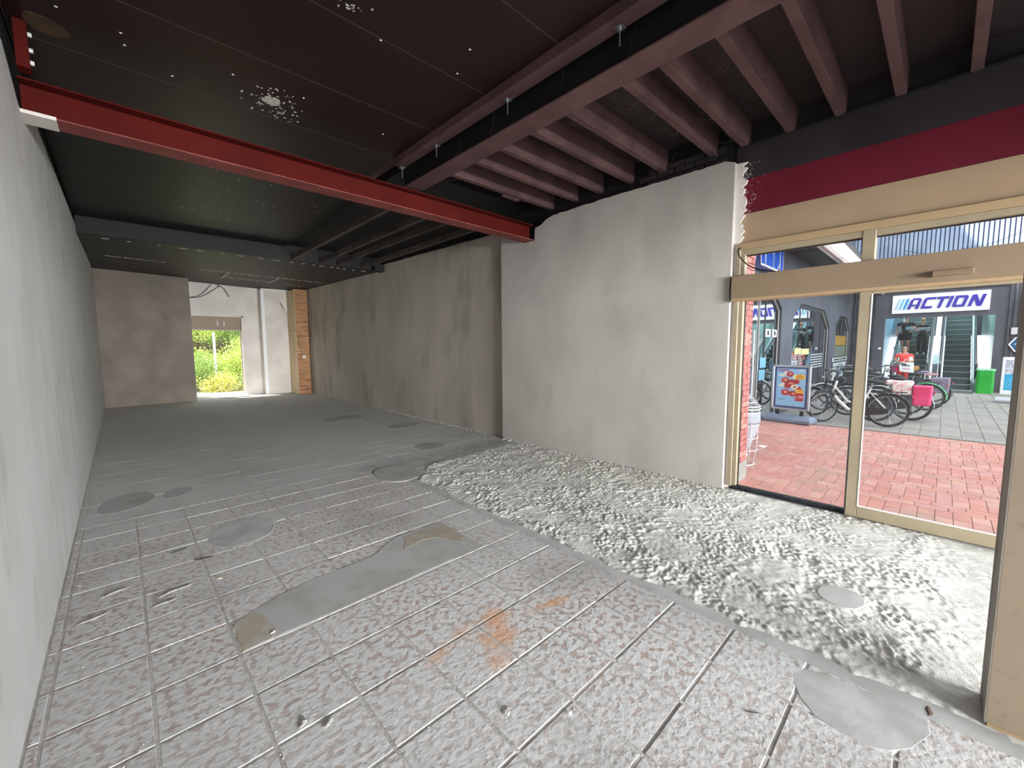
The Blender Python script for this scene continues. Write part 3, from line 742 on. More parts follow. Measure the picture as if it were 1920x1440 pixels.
crumb(.40, 3.39, .03, .022, .010, .1, mat('cream_chip', S(230, 220, 190), rough=.7), 'small cream coloured chip on the tiles left of the centre patch', 'chip', 'cream_chip', 13)
crumb(2.98, .47, .035, .022, .016, .4, WHITE, 'white chip on the rusty spot of the rough concrete', 'chip', 'white_chip', 14)
crumb(.52, 2.52, .03, .012, .010, .6, WHITE, 'white splinter at the edge of the brown silt patch', 'chip', 'white_chip', 15)
crumb(3.80, .50, .13, .04, .012, -.5, SCREED, 'thin curled flake on the rough concrete near the doors', 'flake', 'cement_flake', 16)
random.seed(77); mb = MB()
for _ in range(900):
    x = random.uniform(XL+.02, 2.4); y_ = random.uniform(.2, 6.5); s_ = random.uniform(.0012, .004)
    mb.ball((x, y_, s_*.4), (s_, s_*.8, s_*.7), 5, 3)
tag(mb.build('grit', SPLASH, floor), kind='stuff')
# debris heaped along the foot of the near right block
random.seed(78); mb = MB()
for _ in range(700):
    y_ = random.uniform(1.7, 5.2); x = XR-abs(random.gauss(0, .035))-.004; s_ = random.uniform(.004, .018)
    mb.ball((x, y_, s_*.5), (s_, s_*random.uniform(.6, 1.3), s_*.7), 6, 4)
for _ in range(500):
    y_ = random.uniform(5.3, 10); x = XR2-abs(random.gauss(0, .03))-.004; s_ = random.uniform(.003, .013)
    mb.ball((x, y_, s_*.5), (s_, s_*random.uniform(.6, 1.3), s_*.7), 5, 3)
tag(mb.build('rubble_edge', SCREED, floor), kind='stuff')
#EXTERIOR
# ================================================================== OUTSIDE: PAVING
BRICK_P = mat('red_paver', S(206, 144, 132), S(192, 130, 119), scale=4, rough=.85, bump=.3, bscale=60, bdist=.003, c3=S(172, 146, 130), scale3=1.6, lo3=.5, hi3=.75)
BRICK_P2 = mat('faded_paver', S(208, 158, 144), S(196, 146, 133), scale=5, rough=.85, bump=.3, bscale=60, bdist=.003)
BRICK_P3 = mat('rose_paver', S(202, 148, 141), S(190, 136, 130), scale=6, rough=.85, bump=.3, bscale=60, bdist=.003)
SLAB = mat('grey_slab', S(158, 154, 147), S(146, 142, 135), scale=9, rough=.85, bump=.3, bscale=50, bdist=.003)
SLAB2 = mat('dark_slab', S(148, 144, 138), S(137, 133, 127), scale=9, rough=.85, bump=.3, bscale=50, bdist=.003)
SAND = mat('joint_sand', S(150, 122, 110), S(128, 106, 96), scale=20, rough=.95)
bp_ = struct(MB().box(4.93, 10.18, -8, 2.9, -.12, -.008).build('brick_paving', SAND))
def pieces(parent, nme, cells_, mats, limit, h=.02, gap=.004, b=.003):
    cells_ = sorted(cells_, key=lambda c: math.hypot(c[0], c[1])+(0 if c[1] > -1.3 else 50))
    rest = [MB() for _ in mats]; cache = {}
    for n_, (cx, cy_, lx, ly) in enumerate(cells_):
        mi = random.choices(range(len(mats)), weights=(6, 2, 2)[:len(mats)])[0]
        dz_ = random.uniform(-.001, .001)
        if n_ < limit:
            key = (round(lx, 3), round(ly, 3), mi)
            if key not in cache:
                me_ = MB().bbox(-lx/2+gap, lx/2-gap, -ly/2+gap, ly/2-gap, -h, 0, b).mesh(nme); me_.materials.append(mats[mi]); cache[key] = me_
            o_ = mk_obj(nme, cache[key], parent=parent, loc=(cx, cy_, dz_)); o_.rotation_euler = (random.uniform(-.003, .003), random.uniform(-.003, .003), random.uniform(-.008, .008))
        else:
            rest[mi].bbox(cx-lx/2+gap, cx+lx/2-gap, cy_-ly/2+gap, cy_+ly/2-gap, -h, dz_, b)
    for r_, m_ in zip(rest, mats):
        if r_.v: tag(r_.build(nme+'s', m_, parent), kind='stuff')
random.seed(31); cl = []
x = 4.96; row = 0
while x < 10.1:
    if row % 4 in (0, 1):      # stretcher rows along y
        off = .118 if row % 2 else 0
        for k in range(-20, 14): cl.append((x+.059, k*.236+off, .118, .236))
        x += .118
    else:                      # header rows, joints in line
        for k in range(-40, 28): cl.append((x+.112, k*.118+.03, .225, .118))
        x += .225
    row += 1
cl = [c for c in cl if c[1] < 2.62 and c[0]+c[2]/2 < 10.16]
pieces(bp_, 'paving_brick', cl, (BRICK_P, BRICK_P2, BRICK_P3), 300, h=.01, gap=.0025, b=.002)
sp2 = struct(MB().box(10.18, 27, -8, 2.9, -.12, -.012).build('slab_paving', SAND))
cl = []
x = 10.18; r_ = 0
while x < 20.7:
    for k in range(-31, 11): cl.append((x+.13, k*.26+.1, .26, .26))
    x += .26; r_ += 1
cl = [c for c in cl if c[1] < 2.6]
pieces(sp2, 'paving_slab', cl, (SLAB, SLAB2), 300, h=.014, gap=.003)
MB().box(20.7, 27, -8, 2.9, -.02, -.002).build('threshold_slab', SLAB2, sp2)
MB().box(10.12, 10.19, -8, 2.9, -.02, .002).build('kerb_strip', SLAB2, sp2)

# own building outside: brick pier and upper front
own = tag(empty('brick_pier', (0, 0, 0)), 'narrow red brick pier outside the left end of the glass doors', 'pier')
MORT = mat('pale_mortar', S(200, 176, 168), rough=.9)
BRK = mat('pier_brick', S(184, 112, 104), S(168, 98, 92), scale=9, rough=.85, bump=.3, bscale=60, bdist=.003)
BRK2 = mat('pier_brick_light', S(204, 140, 130), S(184, 120, 110), scale=9, rough=.85, bump=.3, bscale=60, bdist=.003)
MB().box(4.965, 5.43, 1.602, 2.58, 0, 3.28).build('pier_core', MORT, own)
MB().box(4.96, 5.44, 1.58, 2.59, 0, .22).build('pier_foot', SLAB, own)
bme = []
for m_ in (BRK, BRK2):
    for L_ in (.214, .104):
        me_ = MB().bbox(-L_/2, L_/2, -.03, .03, -.0285, .0285, .003).mesh('brick'); me_.materials.append(m_); bme.append(me_)
random.seed(8)
z = .252; row = 0
while z < 3.28:
    xx = 4.962
    lens = [.114, .224, .114] if row % 2 else [.224, .224]
    for l_ in lens:
        idx = (0 if random.random() < .6 else 2)+(0 if l_ > .2 else 1)
        mk_obj('brick', bme[idx], parent=own, loc=(xx+l_/2, 1.61+random.uniform(-.001, .001), z))
        xx += l_+.008 if l_ > .2 else l_
    z += .066; row += 1
upf = struct(MB().box(4.93, 5.02, -8, 1.64, 3.70, 9.0).box(4.88, 5.0, -8, YF-.1, 0, 3.7).box(4.9, 5.4, 1.64, 17, 3.3, 9.0).build('wall_outer', CHAR))

# ================================================================== SHOP BUILDING ON THE LEFT (dark, chamfered windows)
FAC = mat('slate_facade', S(98, 102, 112), S(84, 88, 98), scale=1.2, rough=.5, bump=.05, bscale=8)
FRAME_D = mat('dark_window_frame', S(52, 54, 58), S(40, 42, 46), scale=3, rough=.4)
FRAME_L = mat('pale_window_trim', S(160, 158, 150), rough=.4)
def mirror_glass(name, tint, fac):
    mt = bpy.data.materials.new(name); mt.use_nodes = True
    nt = mt.node_tree; N = nt.nodes; L = nt.links; bs = N['Principled BSDF']
    bs.inputs['Base Color'].default_value = tint; bs.inputs['Roughness'].default_value = .35
    g_ = N.new('ShaderNodeBsdfGlossy'); g_.inputs['Roughness'].default_value = .015; g_.inputs[0].default_value = (.9, .95, 1, 1)
    lw = N.new('ShaderNodeFresnel'); lw.inputs[0].default_value = fac
    mx = N.new('ShaderNodeMixShader'); L.new(lw.outputs[0], mx.inputs[0]); L.new(bs.outputs[0], mx.inputs[1]); L.new(g_.outputs[0], mx.inputs[2])
    L.new(mx.outputs[0], N['Material Output'].inputs[0]); return mt
DGLASS = mirror_glass('dark_reflecting_glass', S(30, 36, 40), 2.1)
sb = tag(empty('shop_building', (0, 0, 0)), 'dark slate shop building with chamfered windows on the left side of the passage', 'building')
YW = 2.60
# wall with window openings: built from polygons in the x-z plane
def win_outline(x0, x1, zt, c): return [(x0, .05), (x1, .05), (x1, zt-c*.55), (x1-c, zt), (x0+c*.8, zt), (x0, zt-c*.4)]
wins = [(8.15, 10.95, 2.70, .5), (12.0, 16.6, 2.66, .9), (17.75, 20.55, 2.62, .8)]
xs = [5.4]+[v for w_ in wins for v in (w_[0], w_[1])]+[20.8]
wall = MB()
for a in range(0, len(xs), 2): wall.box(xs[a], xs[a+1], YW, YW+.35, -.02, 2.70)
wall.box(5.4, 20.8, YW, YW+.35, 2.70, 10.0)
for (x0, x1, zt, c) in wins:
    wall.prism([(x0, 2.70), (x0, zt-c*.4), (x0+c*.8, zt), (x1-c, zt), (x1, zt-c*.55), (x1, 2.70)][::-1], YW, YW+.35, 'y')
wall.build('facade_wall', FAC, sb)
for (x0, x1, zt, c), nm in zip(wins, (3, 5, 4)):
    ol = win_outline(x0, x1, zt, c)
    fo = win_outline(x0+.10, x1-.10, zt-.10, c*.95)
    k = len(ol)
    vs = [(p[0], YW+.05, p[1]) for p in ol]+[(p[0], YW+.05, p[1]) for p in fo]+[(p[0], YW+.22, p[1]) for p in ol]+[(p[0], YW+.22, p[1]) for p in fo]
    fs = []
    for i in range(k):
        j = (i+1) % k
        fs += [(i, j, k+j, k+i), (k+i, k+j, 3*k+j, 3*k+i)]
    wf_ = MB().add(vs, fs).build('window_frame', FRAME_D, sb)
    MB().prism(fo, YW+.075, YW+.085, 'y').build('window_glass', DGLASS, wf_)
    for q in range(1, nm):
        xq = x0+.1+(x1-x0-.2)*q/nm
        MB().box(xq-.025, xq+.025, YW+.066, YW+.08, .05, zt-.12).build('window_bar', FRAME_D, wf_)
    MB().tube([(x1-.06, YW+.05, .05), (x1-.06, YW+.05, zt-c*.55-.05), (x1-c+.0, YW+.05, zt-.06)], .015, 4).build('trim_line', FRAME_L, wf_)
# door pull and slim light trim of the entrance
MB().tube([(9.15, YW+.03, .6), (9.15, YW+.03, 1.9)], .018, 6).build('door_pull', WHITE, sb)
MB().tube([(9.55, YW+.06, .1), (9.55, YW+.06, 2.6)], .012, 4).build('trim_line', FRAME_L, sb)
# overhang above the shop wall with white edge board
ov = tag(empty('canopy', (0, 0, 0)), 'white edged canopy over the left shop wall seen through the upper glass', 'canopy')
bevel(MB().box(5.5, 20.3, 1.70, 1.80, 3.45, 3.90).build('edge_board', WHITE, ov), .01)
MB().box(5.5, 20.3, 1.64, 1.70, 3.40, 3.50).build('edge_profile', mat('canopy_trim', S(176, 160, 154), rough=.5), ov)
MB().box(5.5, 20.3, 1.80, 2.595, 3.72, 3.80).build('soffit', CHAR, ov)
MB().box(5.5, 20.3, 1.64, 2.595, 3.88, 3.95).build('roof_sheet', CHAR, ov)
# blue letter sign
BLUE_S = mat('sign_blue', S(36, 96, 214), rough=.35); NAVY = mat('sign_navy', S(34, 40, 96), rough=.4); SRED = mat('sign_red', S(190, 48, 48), rough=.4)
sg = tag(empty('shop_sign', (0, 0, 0)), 'blue letter sign with white outlines on the left shop wall above the doors', 'sign')
sg_y = 2.50
MB().prism([(7.72, 3.02), (10.42, 3.06), (10.42, 4.9), (7.72, 4.9)], sg_y, sg_y+.08, 'y').build('sign_board', NAVY, sg)
MB().prism([(7.78, 3.55), (8.0, 3.25), (8.45, 3.33), (8.30, 3.75), (7.9, 4.0)], sg_y-.01, sg_y, 'y').build('red_corner', SRED, sg)
MB().box(8.05, 8.10, sg_y-.014, sg_y-.010, 3.27, 3.55).build('red_corner_line', WHITE, sg)
lt = MB(); lo_ = MB()
def letter(polys, g_=.04):
    for p_ in polys:
        lt.prism(p_, sg_y-.008, sg_y-.005, 'y')
        cx = sum(a for a, _ in p_)/len(p_); cz = sum(b for _, b in p_)/len(p_)
        q = []
        n_ = len(p_)
        for i in range(n_):
            a, b, c = Vector(p_[i-1]), Vector(p_[i]), Vector(p_[(i+1) % n_])
            e1 = (b-a).normalized(); e2 = (c-b).normalized(); n1 = Vector((e1.y, -e1.x)); n2 = Vector((e2.y, -e2.x))
            d = (n1+n2); d = d/max(.3, d.dot(n1)); q.append(tuple(b+d*g_))
        lo_.prism(q, sg_y-.005, sg_y-.002, 'y')
zb, zt = 3.16, 4.66
letter([[(8.28, zb+.0), (8.52, zb), (8.62, zb+.36), (8.86, zb+.36), (8.92, zb), (9.14, zb), (8.98, zt), (8.70, zt)]])           # A
letter([[(9.20, zb), (9.66, zb), (9.66, zb+.26), (9.42, zb+.30), (9.42, zt), (9.20, zt)]])                                      # L
letter([[(9.72, zb), (9.98, zb), (10.12, zb+.14), (10.14, zt-.14), (9.98, zt), (9.72, zt)]])                                    # D
letter([[(10.19, zb-.02), (10.38, zb-.02), (10.38, zt), (10.19, zt)]])                                                          # I
lo_.build('letter_outlines', WHITE, sg); lt.build('letters', BLUE_S, sg)
MB().prism([(8.68, zb+.62), (8.80, zb+.62), (8.78, zt-.3)], sg_y-.011, sg_y-.008, 'y').build('letter_hole', NAVY, sg)
MB().prism([(9.86, zb+.3), (9.92, zb+.3), (9.92, zt-.3), (9.86, zt-.3)], sg_y-.011, sg_y-.008, 'y').build('letter_hole', NAVY, sg)
# notices on and beside the windows
def plate(name, x0, x1, z0, z1, m_, label, cat, y=YW+.066, t=.01):
    o_ = bevel(MB().box(x0, x1, y-t, y, z0, z1).build(name, m_), .004); return tag(o_, label, cat)
plate('notice_sheet', 17.9, 20.3, 1.58, 1.93, mat('brass_yellow', S(178, 142, 60), S(166, 132, 56), scale=4, rough=.4), 'ochre notice board on the farthest window of the left shop', 'notice', y=YW+.066)
plate('notice_sheet', 18.2, 20.3, 1.18, 1.56, mat('sage_grey', S(126, 136, 122), S(112, 122, 110), scale=4, rough=.4), 'grey green sheet below the ochre notice board', 'notice', y=YW+.066)
PG = mat('pale_grey_plate', S(196, 206, 202), rough=.4)
pl1 = plate('notice_strip', 17.2, 20.2, 1.03, 1.16, PG, 'narrow pale strip with dark lettering above the round symbol plate', 'notice', y=YW-.02)
pl1.parent = None
for a, b in ((17.45, 18.5), (18.62, 18.95), (19.08, 20.0)): MB().box(a, b, YW-.032, YW-.03, 1.07, 1.12).build('strip_lettering', FRAME_D, pl1)
pl2 = plate('symbol_plate', 17.4, 20.0, .46, .98, PG, 'pale square plate with a blue ringed symbol on the left shop wall', 'sign', y=YW-.02)
PB = mat('plate_blue', S(70, 110, 160), rough=.4)
mb = MB(); mb.torus((0, 0, 0), (0, 1, 0), .19, .018, 28, 5); mb.v = [(a*3.2+18.7, b+YW-.033, c+.72) for a, b, c in mb.v]
mb.build('symbol_ring', PB, pl2)
mb = MB(); mb.tube([(18.3, YW-.033, .66), (19.2, YW-.033, .66)], .02, 5).tube([(18.35, YW-.033, .58), (19.1, YW-.033, .86)], .018, 5); mb.build('symbol_bar', PB, pl2)
YEL = mat('pale_yellow_card', S(226, 222, 160), rough=.5)
plate('notice_card', 12.55, 13.25, 1.36, 1.52, YEL, 'pale yellow card on the middle window, left one of the pair', 'notice')
plate('notice_card', 13.32, 14.15, 1.34, 1.50, YEL, 'pale yellow card on the middle window, right one of the pair', 'notice')
oh = tag(empty('opening_hours', (0, 0, 0)), 'white opening hours lettering on the middle window of the left shop', 'lettering')
WT = mat('dull_white_print', S(190, 196, 200), rough=.5)
for k, dname in enumerate(('MA', 'DI', 'WO', 'DO', 'VR', 'ZA')):
    put_text('hours_line', dname+'.  08.00 - 20.00', .085, WT, oh, FACE_MY, (12.2, YW+.062, 1.30-k*.075), extrude=.001, sx=1.9)
    MB().box(14.5, 16.1, YW+.060, YW+.063, 1.305-k*.075, 1.335-k*.075).build('hours_note', WT, oh)
STK = mat('sticker_white', S(226, 228, 230), rough=.4); STB = mat('sticker_blue', S(130, 190, 220), rough=.4)
for k, (x0, x1) in enumerate(((10.0, 10.35), (10.5, 10.85))):
    o_ = plate('door_sticker', x0, x1, 1.78, 1.95, STK, ('white square sticker on the shop entrance, left of two', 'white square sticker on the shop entrance, right of two')[k], 'sticker')
    MB().box(x0+.12, x1-.12, YW+.052, YW+.0558, 1.82, 1.91).build('sticker_print', FRAME_D, o_)
plate('door_sticker', 9.72, 10.12, 1.12, 1.34, STB, 'light blue sticker on the shop entrance, upper of two', 'sticker')
plate('door_sticker', 9.68, 10.08, .86, 1.08, STB, 'light blue sticker on the shop entrance, lower of two', 'sticker')

# ================================================================== BUILDING WITH THE ESCALATORS
CORR = mat('corrugated_dark', S(84, 84, 92), S(70, 70, 78), scale=2, rough=.5)
CORR_SKYLIT = mat('corrugated_skylit', S(158, 174, 196), S(144, 158, 182), scale=2, rough=.45)  # same metal as the lower cladding, sky light painted into its colour
PORTAL = mat('portal_grey', S(88, 88, 98), S(78, 78, 88), scale=2, rough=.5)
TEAL = mat('pale_teal_panel', S(140, 184, 206), S(126, 172, 196), scale=1, rough=.3)
MINT = mat('mint_panel', S(150, 176, 168), rough=.3)
STEEL = mat('brushed_steel', S(200, 204, 206), rough=.3, metal=.8)
STEPM = mat('step_metal', S(84, 102, 102), S(70, 88, 88), scale=12, rough=.5, stretch=(1, 12, 1))
RAIL = mat('handrail_black', S(26, 28, 40), rough=.35)
eb = tag(empty('escalator_building', (0, 0, 0)), 'dark corrugated building with an escalator portal at the end of the square', 'building')
def corrugated(y0, y1, z0, z1, x, pitch=.11, d=.03):
    mb = MB(); y = y0; vs = []
    prof = []
    while y < y1:
        prof += [(x, y), (x, min(y+pitch*.5, y1)), (x+d, min(y+pitch*.6, y1)), (x+d, min(y+pitch*.9, y1))]; y += pitch
    prof.append((x, y1))
    n_ = len(prof); vs = [(a, b, z0) for a, b in prof]+[(a, b, z1) for a, b in prof]
    return mb.add(vs, [(i, i+1, n_+i+1, n_+i) for i in range(n_-1)])
XA = 20.8
ribs = MB(); y = -8.0
while y < 2.9:
    ribs.box(XA-.03, XA+.01, y, y+.078, 3.62, 9.0); y += .11
tag(ribs.build('upper_cladding', CORR_SKYLIT, eb), kind='stuff')
MB().box(XA+.0, XA+.02, -8, 2.9, 3.62, 9.0).build('cladding_backing', mat('cladding_navy', S(64, 72, 104), rough=.6), eb)
corrugated(-8, -1.24, 0, 3.62, XA).build('side_cladding', CORR, eb)
corrugated(1.9, 2.9, 0, 3.62, XA).build('side_cladding', CORR, eb)
MB().box(XA-.03, XA+.1, 1.60, 1.9, 0, 3.50).build('portal_jamb', PORTAL, eb)
MB().box(XA-.03, XA+.1, -1.24, -1.09, 0, 3.50).build('portal_jamb', PORTAL, eb)
MB().box(XA-.03, XA+.1, -1.09, 1.60, 2.56, 3.50).build('portal_lintel', PORTAL, eb)
MB().box(XA-.06, XA+.1, -1.30, 1.95, 3.46, 3.54).build('portal_cornice', FRAME_D, eb)
MB().box(XA+.05, XA+.2, -8, 2.9, 3.5, 9).build('inner_wall', FRAME_D, eb)
MB().box(XA+.1, 29, 1.62, 1.72, -.05, 6).build('hall_wall', TEAL, eb)
MB().box(XA+.1, 29, -1.22, -1.12, -.05, 6).build('hall_wall', MINT, eb)
MB().box(29, 29.1, -1.2, 1.7, 2.0, 6).build('hall_wall', PORTAL, eb)
MB().box(XA+.1, 29, -1.2, 1.7, 5.9, 6.0).build('hall_ceiling', WHITE, eb)
MB().box(XA-.032, XA-.03, 1.66, 1.74, 1.42, 1.50).build('small_plate', WHITE, eb)
# entrance mat
tag(bevel(MB().box(19.75, 20.65, -.72, .05, -.004, .008).build('entrance_mat', FRAME_D), .002), 'dark entrance mat in front of the right escalator', 'mat')

SKIRT = mat('skirt_grey', S(132, 150, 156), rough=.4, metal=.3); NOSE = mat('step_nose', S(140, 160, 160), rough=.5)
def escalator(yc, wd, label):
    e = tag(empty('escalator', (21.2, yc, 0)), label, 'escalator', None)
    run, rise, n_ = .36, .20, 18
    me_ = MB()
    me_.box(0, run, -wd/2, wd/2, rise-.03, rise)
    for k in range(18):
        yy = -wd/2+wd*(k+.5)/18; me_.box(-.006, .006, yy-wd/60, yy+wd/60, 0.015, rise-.005)
    me_.box(0.006, .02, -wd/2, wd/2, 0, rise)
    nb_ = len(me_.f); me_.box(-.014, .02, -wd/2, wd/2, rise-.022, rise+.002)
    me_.box(-.010, .0, -wd/2, wd/2, 0, .012)
    me2 = me_.mesh('step'); me2.materials.append(STEPM); me2.materials.append(NOSE); me2.materials.append(RAIL)
    for i_, p_ in enumerate(me2.polygons):
        if i_ >= nb_: p_.material_index = 1 if i_ < nb_+6 else 2
    for k in range(n_): mk_obj('step', me2, parent=e, loc=(k*run, 0, k*rise))
    MB().box(-.35, 0, -wd/2-.1, wd/2+.1, 0, .02).build('comb_plate', STEEL, e)
    sl = rise/run; XE = n_*run
    for s_ in (-1, 1):
        y0 = s_*(wd/2+.02); y1 = s_*(wd/2+.12)
        a, b = min(y0, y1), max(y0, y1)
        MB().prism([(-.5, 0), (0, 0), (XE, XE*sl), (XE, XE*sl+.42), (.1, .42), (-.5, .30)], a, b, 'y').build('skirt_panel', SKIRT, e)
        c = (a+b)/2
        MB().prism([(-.45, .30), (.1, .42), (XE, XE*sl+.42), (XE, XE*sl+1.0), (.1, 1.0), (-.45, .93)], c-.012, c+.012, 'y').build('balustrade_panel', TEAL if s_ > 0 else MINT, e)
        MB().tube([(-.35, c, .45), (-.58, c, .55), (-.66, c, .72), (-.56, c, .90), (-.35, c, .97), (.05, c, 1.02), (XE, c, XE*sl+1.02)], .032, 8).build('handrail', RAIL, e, smooth=True)
    return e
escalator(.86, .80, 'left escalator carrying people down to the square')
escalator(-.34, .70, 'empty right escalator with dark grooved steps')
MB().prism([(21.0, 0), (28, 3.9), (28, 4.9), (21.4, 1.25), (21.0, .9)], .14, .28, 'y').build('middle_balustrade', SKIRT, eb)
# sign over the portal
SWH = mat('sign_white', S(250, 250, 250), rough=.4); PUR = mat('sign_purple', S(66, 54, 168), rough=.35)
CY = [mat('sign_blue_'+nm_, c_, rough=.35) for nm_, c_ in (('pale', S(150, 214, 240)), ('light', S(90, 190, 232)), ('mid', S(40, 158, 214)))]
s2 = tag(empty('shop_sign', (XA-.12, 1.43, 2.72)), 'white shop sign with purple italic lettering above the escalators', 'sign')
bevel(MB().box(0, .08, -2.36, 0, 0, .65).build('sign_board', SWH, s2), .004)
def glyph(polys, x0, sh=.28):
    for p_ in polys:
        q = [(x0+a+(b)*sh, b) for a, b in p_]
        # to world: right is -Y
        lt2.prism([(-a, b+.14) for a, b in q], -.03, -.005, 'x')
lt2 = MB(); H_ = .38; T = .075
glyph([[(0, 0), (T*1.1, 0), (T*1.1, H_*.28), (.20, H_*.28), (.20, 0), (.28, 0), (.28, H_*.85), (.22, H_), (.06, H_), (.0, H_*.80)]], .40)   # A outer
glyph([[(0, 0), (.28, 0), (.28, T), (T*1.1, T), (T*1.1, H_-T), (.28, H_-T), (.28, H_), (.05, H_), (0, H_-.05)]], .74)                       # C
glyph([[(.09, 0), (.09+T*1.1, 0), (.09+T*1.1, H_-T), (.28, H_-T), (.28, H_), (-.02, H_), (-.02, H_-T), (.09, H_-T)]], 1.06)                # T
glyph([[(0, 0), (T*1.1, 0), (T*1.1, H_), (0, H_)]], 1.36)                                                                                  # I
glyph([[(0, .05), (.05, 0), (.15, 0), (.15, T), (T*1.1, T), (T*1.1, H_-T), (.15, H_-T), (.15, H_), (0, H_)],
       [(.15, 0), (.30, 0), (.30, H_-.05), (.25, H_), (.15, H_), (.15, H_-T), (.30-T*1.1, H_-T), (.30-T*1.1, T), (.15, T)]], 1.49)  # O
glyph([[(0, 0), (T*1.1, 0), (T*1.1, H_*.62), (.21, 0), (.31, 0), (.31, H_), (.31-T*1.1, H_), (.31-T*1.1, H_*.38), (.10, H_), (0, H_)]], 1.86)  # N
lt2.build('letters', PUR, s2)
lh = MB(); lt_save = lt2; lt2 = lh
glyph([[(.085, H_*.42), (.195, H_*.42), (.195, H_-.075), (.085, H_-.075)]], .40); lt2 = lt_save
lh.v = [(a-.002, b, c) for a, b, c in lh.v]; lh.build('letter_hole', SWH, s2)
for k in range(3):
    b_ = MB(); lt2 = b_; wd_ = (.022, .035, .055)[k]
    glyph([[(0, 0), (wd_, 0), (wd_, H_), (0, H_)]], (.10, .19, .29)[k]); b_.build('slanted_stripe', CY[k], s2)

# hexagon sign, grey notice
hx = tag(empty('hexagon_sign', (XA-.05, -1.68, 1.58)), 'blue hexagonal sign with pale rim on the corrugated wall', 'sign')
mk = lambda r: [(math.cos(a)*r*1.05, math.sin(a)*r) for a in [k*PI/3 for k in range(6)]]
MB().prism(mk(.27), 0, .03, 'x').build('sign_rim', SWH, hx); MB().prism(mk(.23), -.01, 0, 'x').build('sign_face', mat('petrol_blue', S(24, 84, 124), rough=.4), hx)
mb = MB(); mb.tube([(-.014, .16, .0), (-.014, .09, .03), (-.014, .03, -.01), (-.014, -.04, .03), (-.014, -.12, 0)], .012, 5); mb.build('white_script', SWH, hx)
tag(bevel(MB().box(XA-.03, XA-.005, -1.88, -1.43, 1.90, 2.12).build('notice_sheet', mat('notice_grey', S(200, 196, 198), rough=.5)), .004), 'small pale notice on the corrugated wall above the hexagonal sign', 'notice')
# green bin
gb = tag(empty('waste_bin', (20.35, -.96, 0)), 'bright green waste bin at the right side of the portal', 'bin')
GRN = mat('bin_green', S(42, 176, 62), S(34, 160, 54), scale=3, rough=.4)
MB().prism([(-.17, -.19), (.17, -.19), (.2, -.14), (.2, .14), (.17, .19), (-.17, .19), (-.2, .14), (-.2, -.14)], 0, .74, 'z').build('body', GRN, gb)
MB().prism([(-.185, -.205), (.185, -.205), (.215, -.15), (.215, .15), (.185, .205), (-.185, .205), (-.215, .15), (-.215, -.15)], .74, .79, 'z').build('rim', mat('pale_green', S(150, 214, 170), rough=.4), gb)

# ================================================================== POSTER STANDS
BASEM = mat('blue_grey_plastic', S(130, 142, 162), S(118, 130, 150), scale=4, rough=.5)
SKY = mat('poster_light_blue', S(152, 198, 232), rough=.4); PBORD = mat('poster_navy', S(64, 76, 128), rough=.4)
TOM = mat('print_tomato', S(196, 62, 56), S(168, 44, 44), scale=25, rough=.4); PINKP = mat('print_pink', S(232, 150, 130), rough=.4)
YELP = mat('print_yellow', S(244, 200, 60), rough=.4); CREAM = mat('print_cream', S(238, 232, 210), rough=.4); REDP = mat('print_red', S(190, 34, 52), rough=.4)
def stand_base(e, w_, d_):
    mb = MB()
    p0 = [(-d_/2, -w_/2), (d_/2, -w_/2), (d_/2, w_/2), (-d_/2, w_/2)]
    vs = [(a, b, .01) for a, b in p0]+[(a*1.04, b*1.02, .08) for a, b in p0]+[(a*.55, b*.92, .15) for a, b in p0]
    fs = [(3, 2, 1, 0), (8, 9, 10, 11)]
    for i in range(4):
        j = (i+1) % 4; fs += [(i, j, 4+j, 4+i), (4+i, 4+j, 8+j, 8+i)]
    return bevel(mb.add(vs, fs).build('water_base', BASEM, e), .015, 2)
# local frame: poster faces -x, right along -y
ps = tag(empty('poster_stand', (10.05, 2.16, 0), -.12), 'silver framed poster stand showing red fruit on light blue, on a grey weighted base', 'poster stand')
stand_base(ps, .86, .42)
for yy in (-.22, .22): MB().box(-.02, .02, yy-.03, yy+.03, .12, .27).build('spring_foot', DARK, ps)
z0, z1, hw = .25, 1.19, .35
for a in ((-.03, .03, -hw, hw, z0, z0+.045), (-.03, .03, -hw, hw, z1-.045, z1), (-.03, .03, -hw, -hw+.045, z0, z1), (-.03, .03, hw-.045, hw, z0, z1)):
    bevel(MB().box(*a).build('snap_frame', STEEL, ps), .006)
MB().box(-.012, .012, -hw+.04, hw-.04, z0+.04, z1-.04).build('border_panel', PBORD, ps)
pp = bevel(MB().box(-.016, -.012, -.265, .265, z0+.085, z1-.075).build('poster_print', SKY, ps), .0005)
def disc(mb, y_, z_, ry, rz, t, n_=14):
    mb.prism([(y_+ry*math.cos(2*PI*i/n_), z_+rz*math.sin(2*PI*i/n_)) for i in range(n_)], -.016-t, -.016, 'x')
random.seed(6)
a_ = MB()
for (y_, z_, r__) in ((.02, 1.0, .07), (.10, .87, .075), (-.02, .83, .08), (.05, .76, .07), (.09, .62, .08), (-.04, .60, .07), (-.14, .70, .06), (-.10, .85, .06)): disc(a_, y_, z_, r__, r__*.85, .002)
a_.build('print_tomatoes', TOM, pp)
a_ = MB()
for (y_, z_, ry, rz) in ((.01, 1.01, .03, .02), (.10, .88, .04, .022), (-.01, .81, .05, .02), (.09, .63, .035, .03), (-.06, .60, .03, .025)): disc(a_, y_, z_, ry, rz, .003)
a_.build('print_flesh', PINKP, pp)
a_ = MB()
for (y_, z_, ry, rz) in ((.16, .98, .07, .025), (.10, 1.03, .03, .03), (.17, .76, .06, .022), (.14, .80, .025, .025), (-.09, .95, .06, .05), (-.07, .74, .065, .05)): disc(a_, y_, z_, ry, rz, .0035)
a_.build('print_cashews', CREAM, pp)
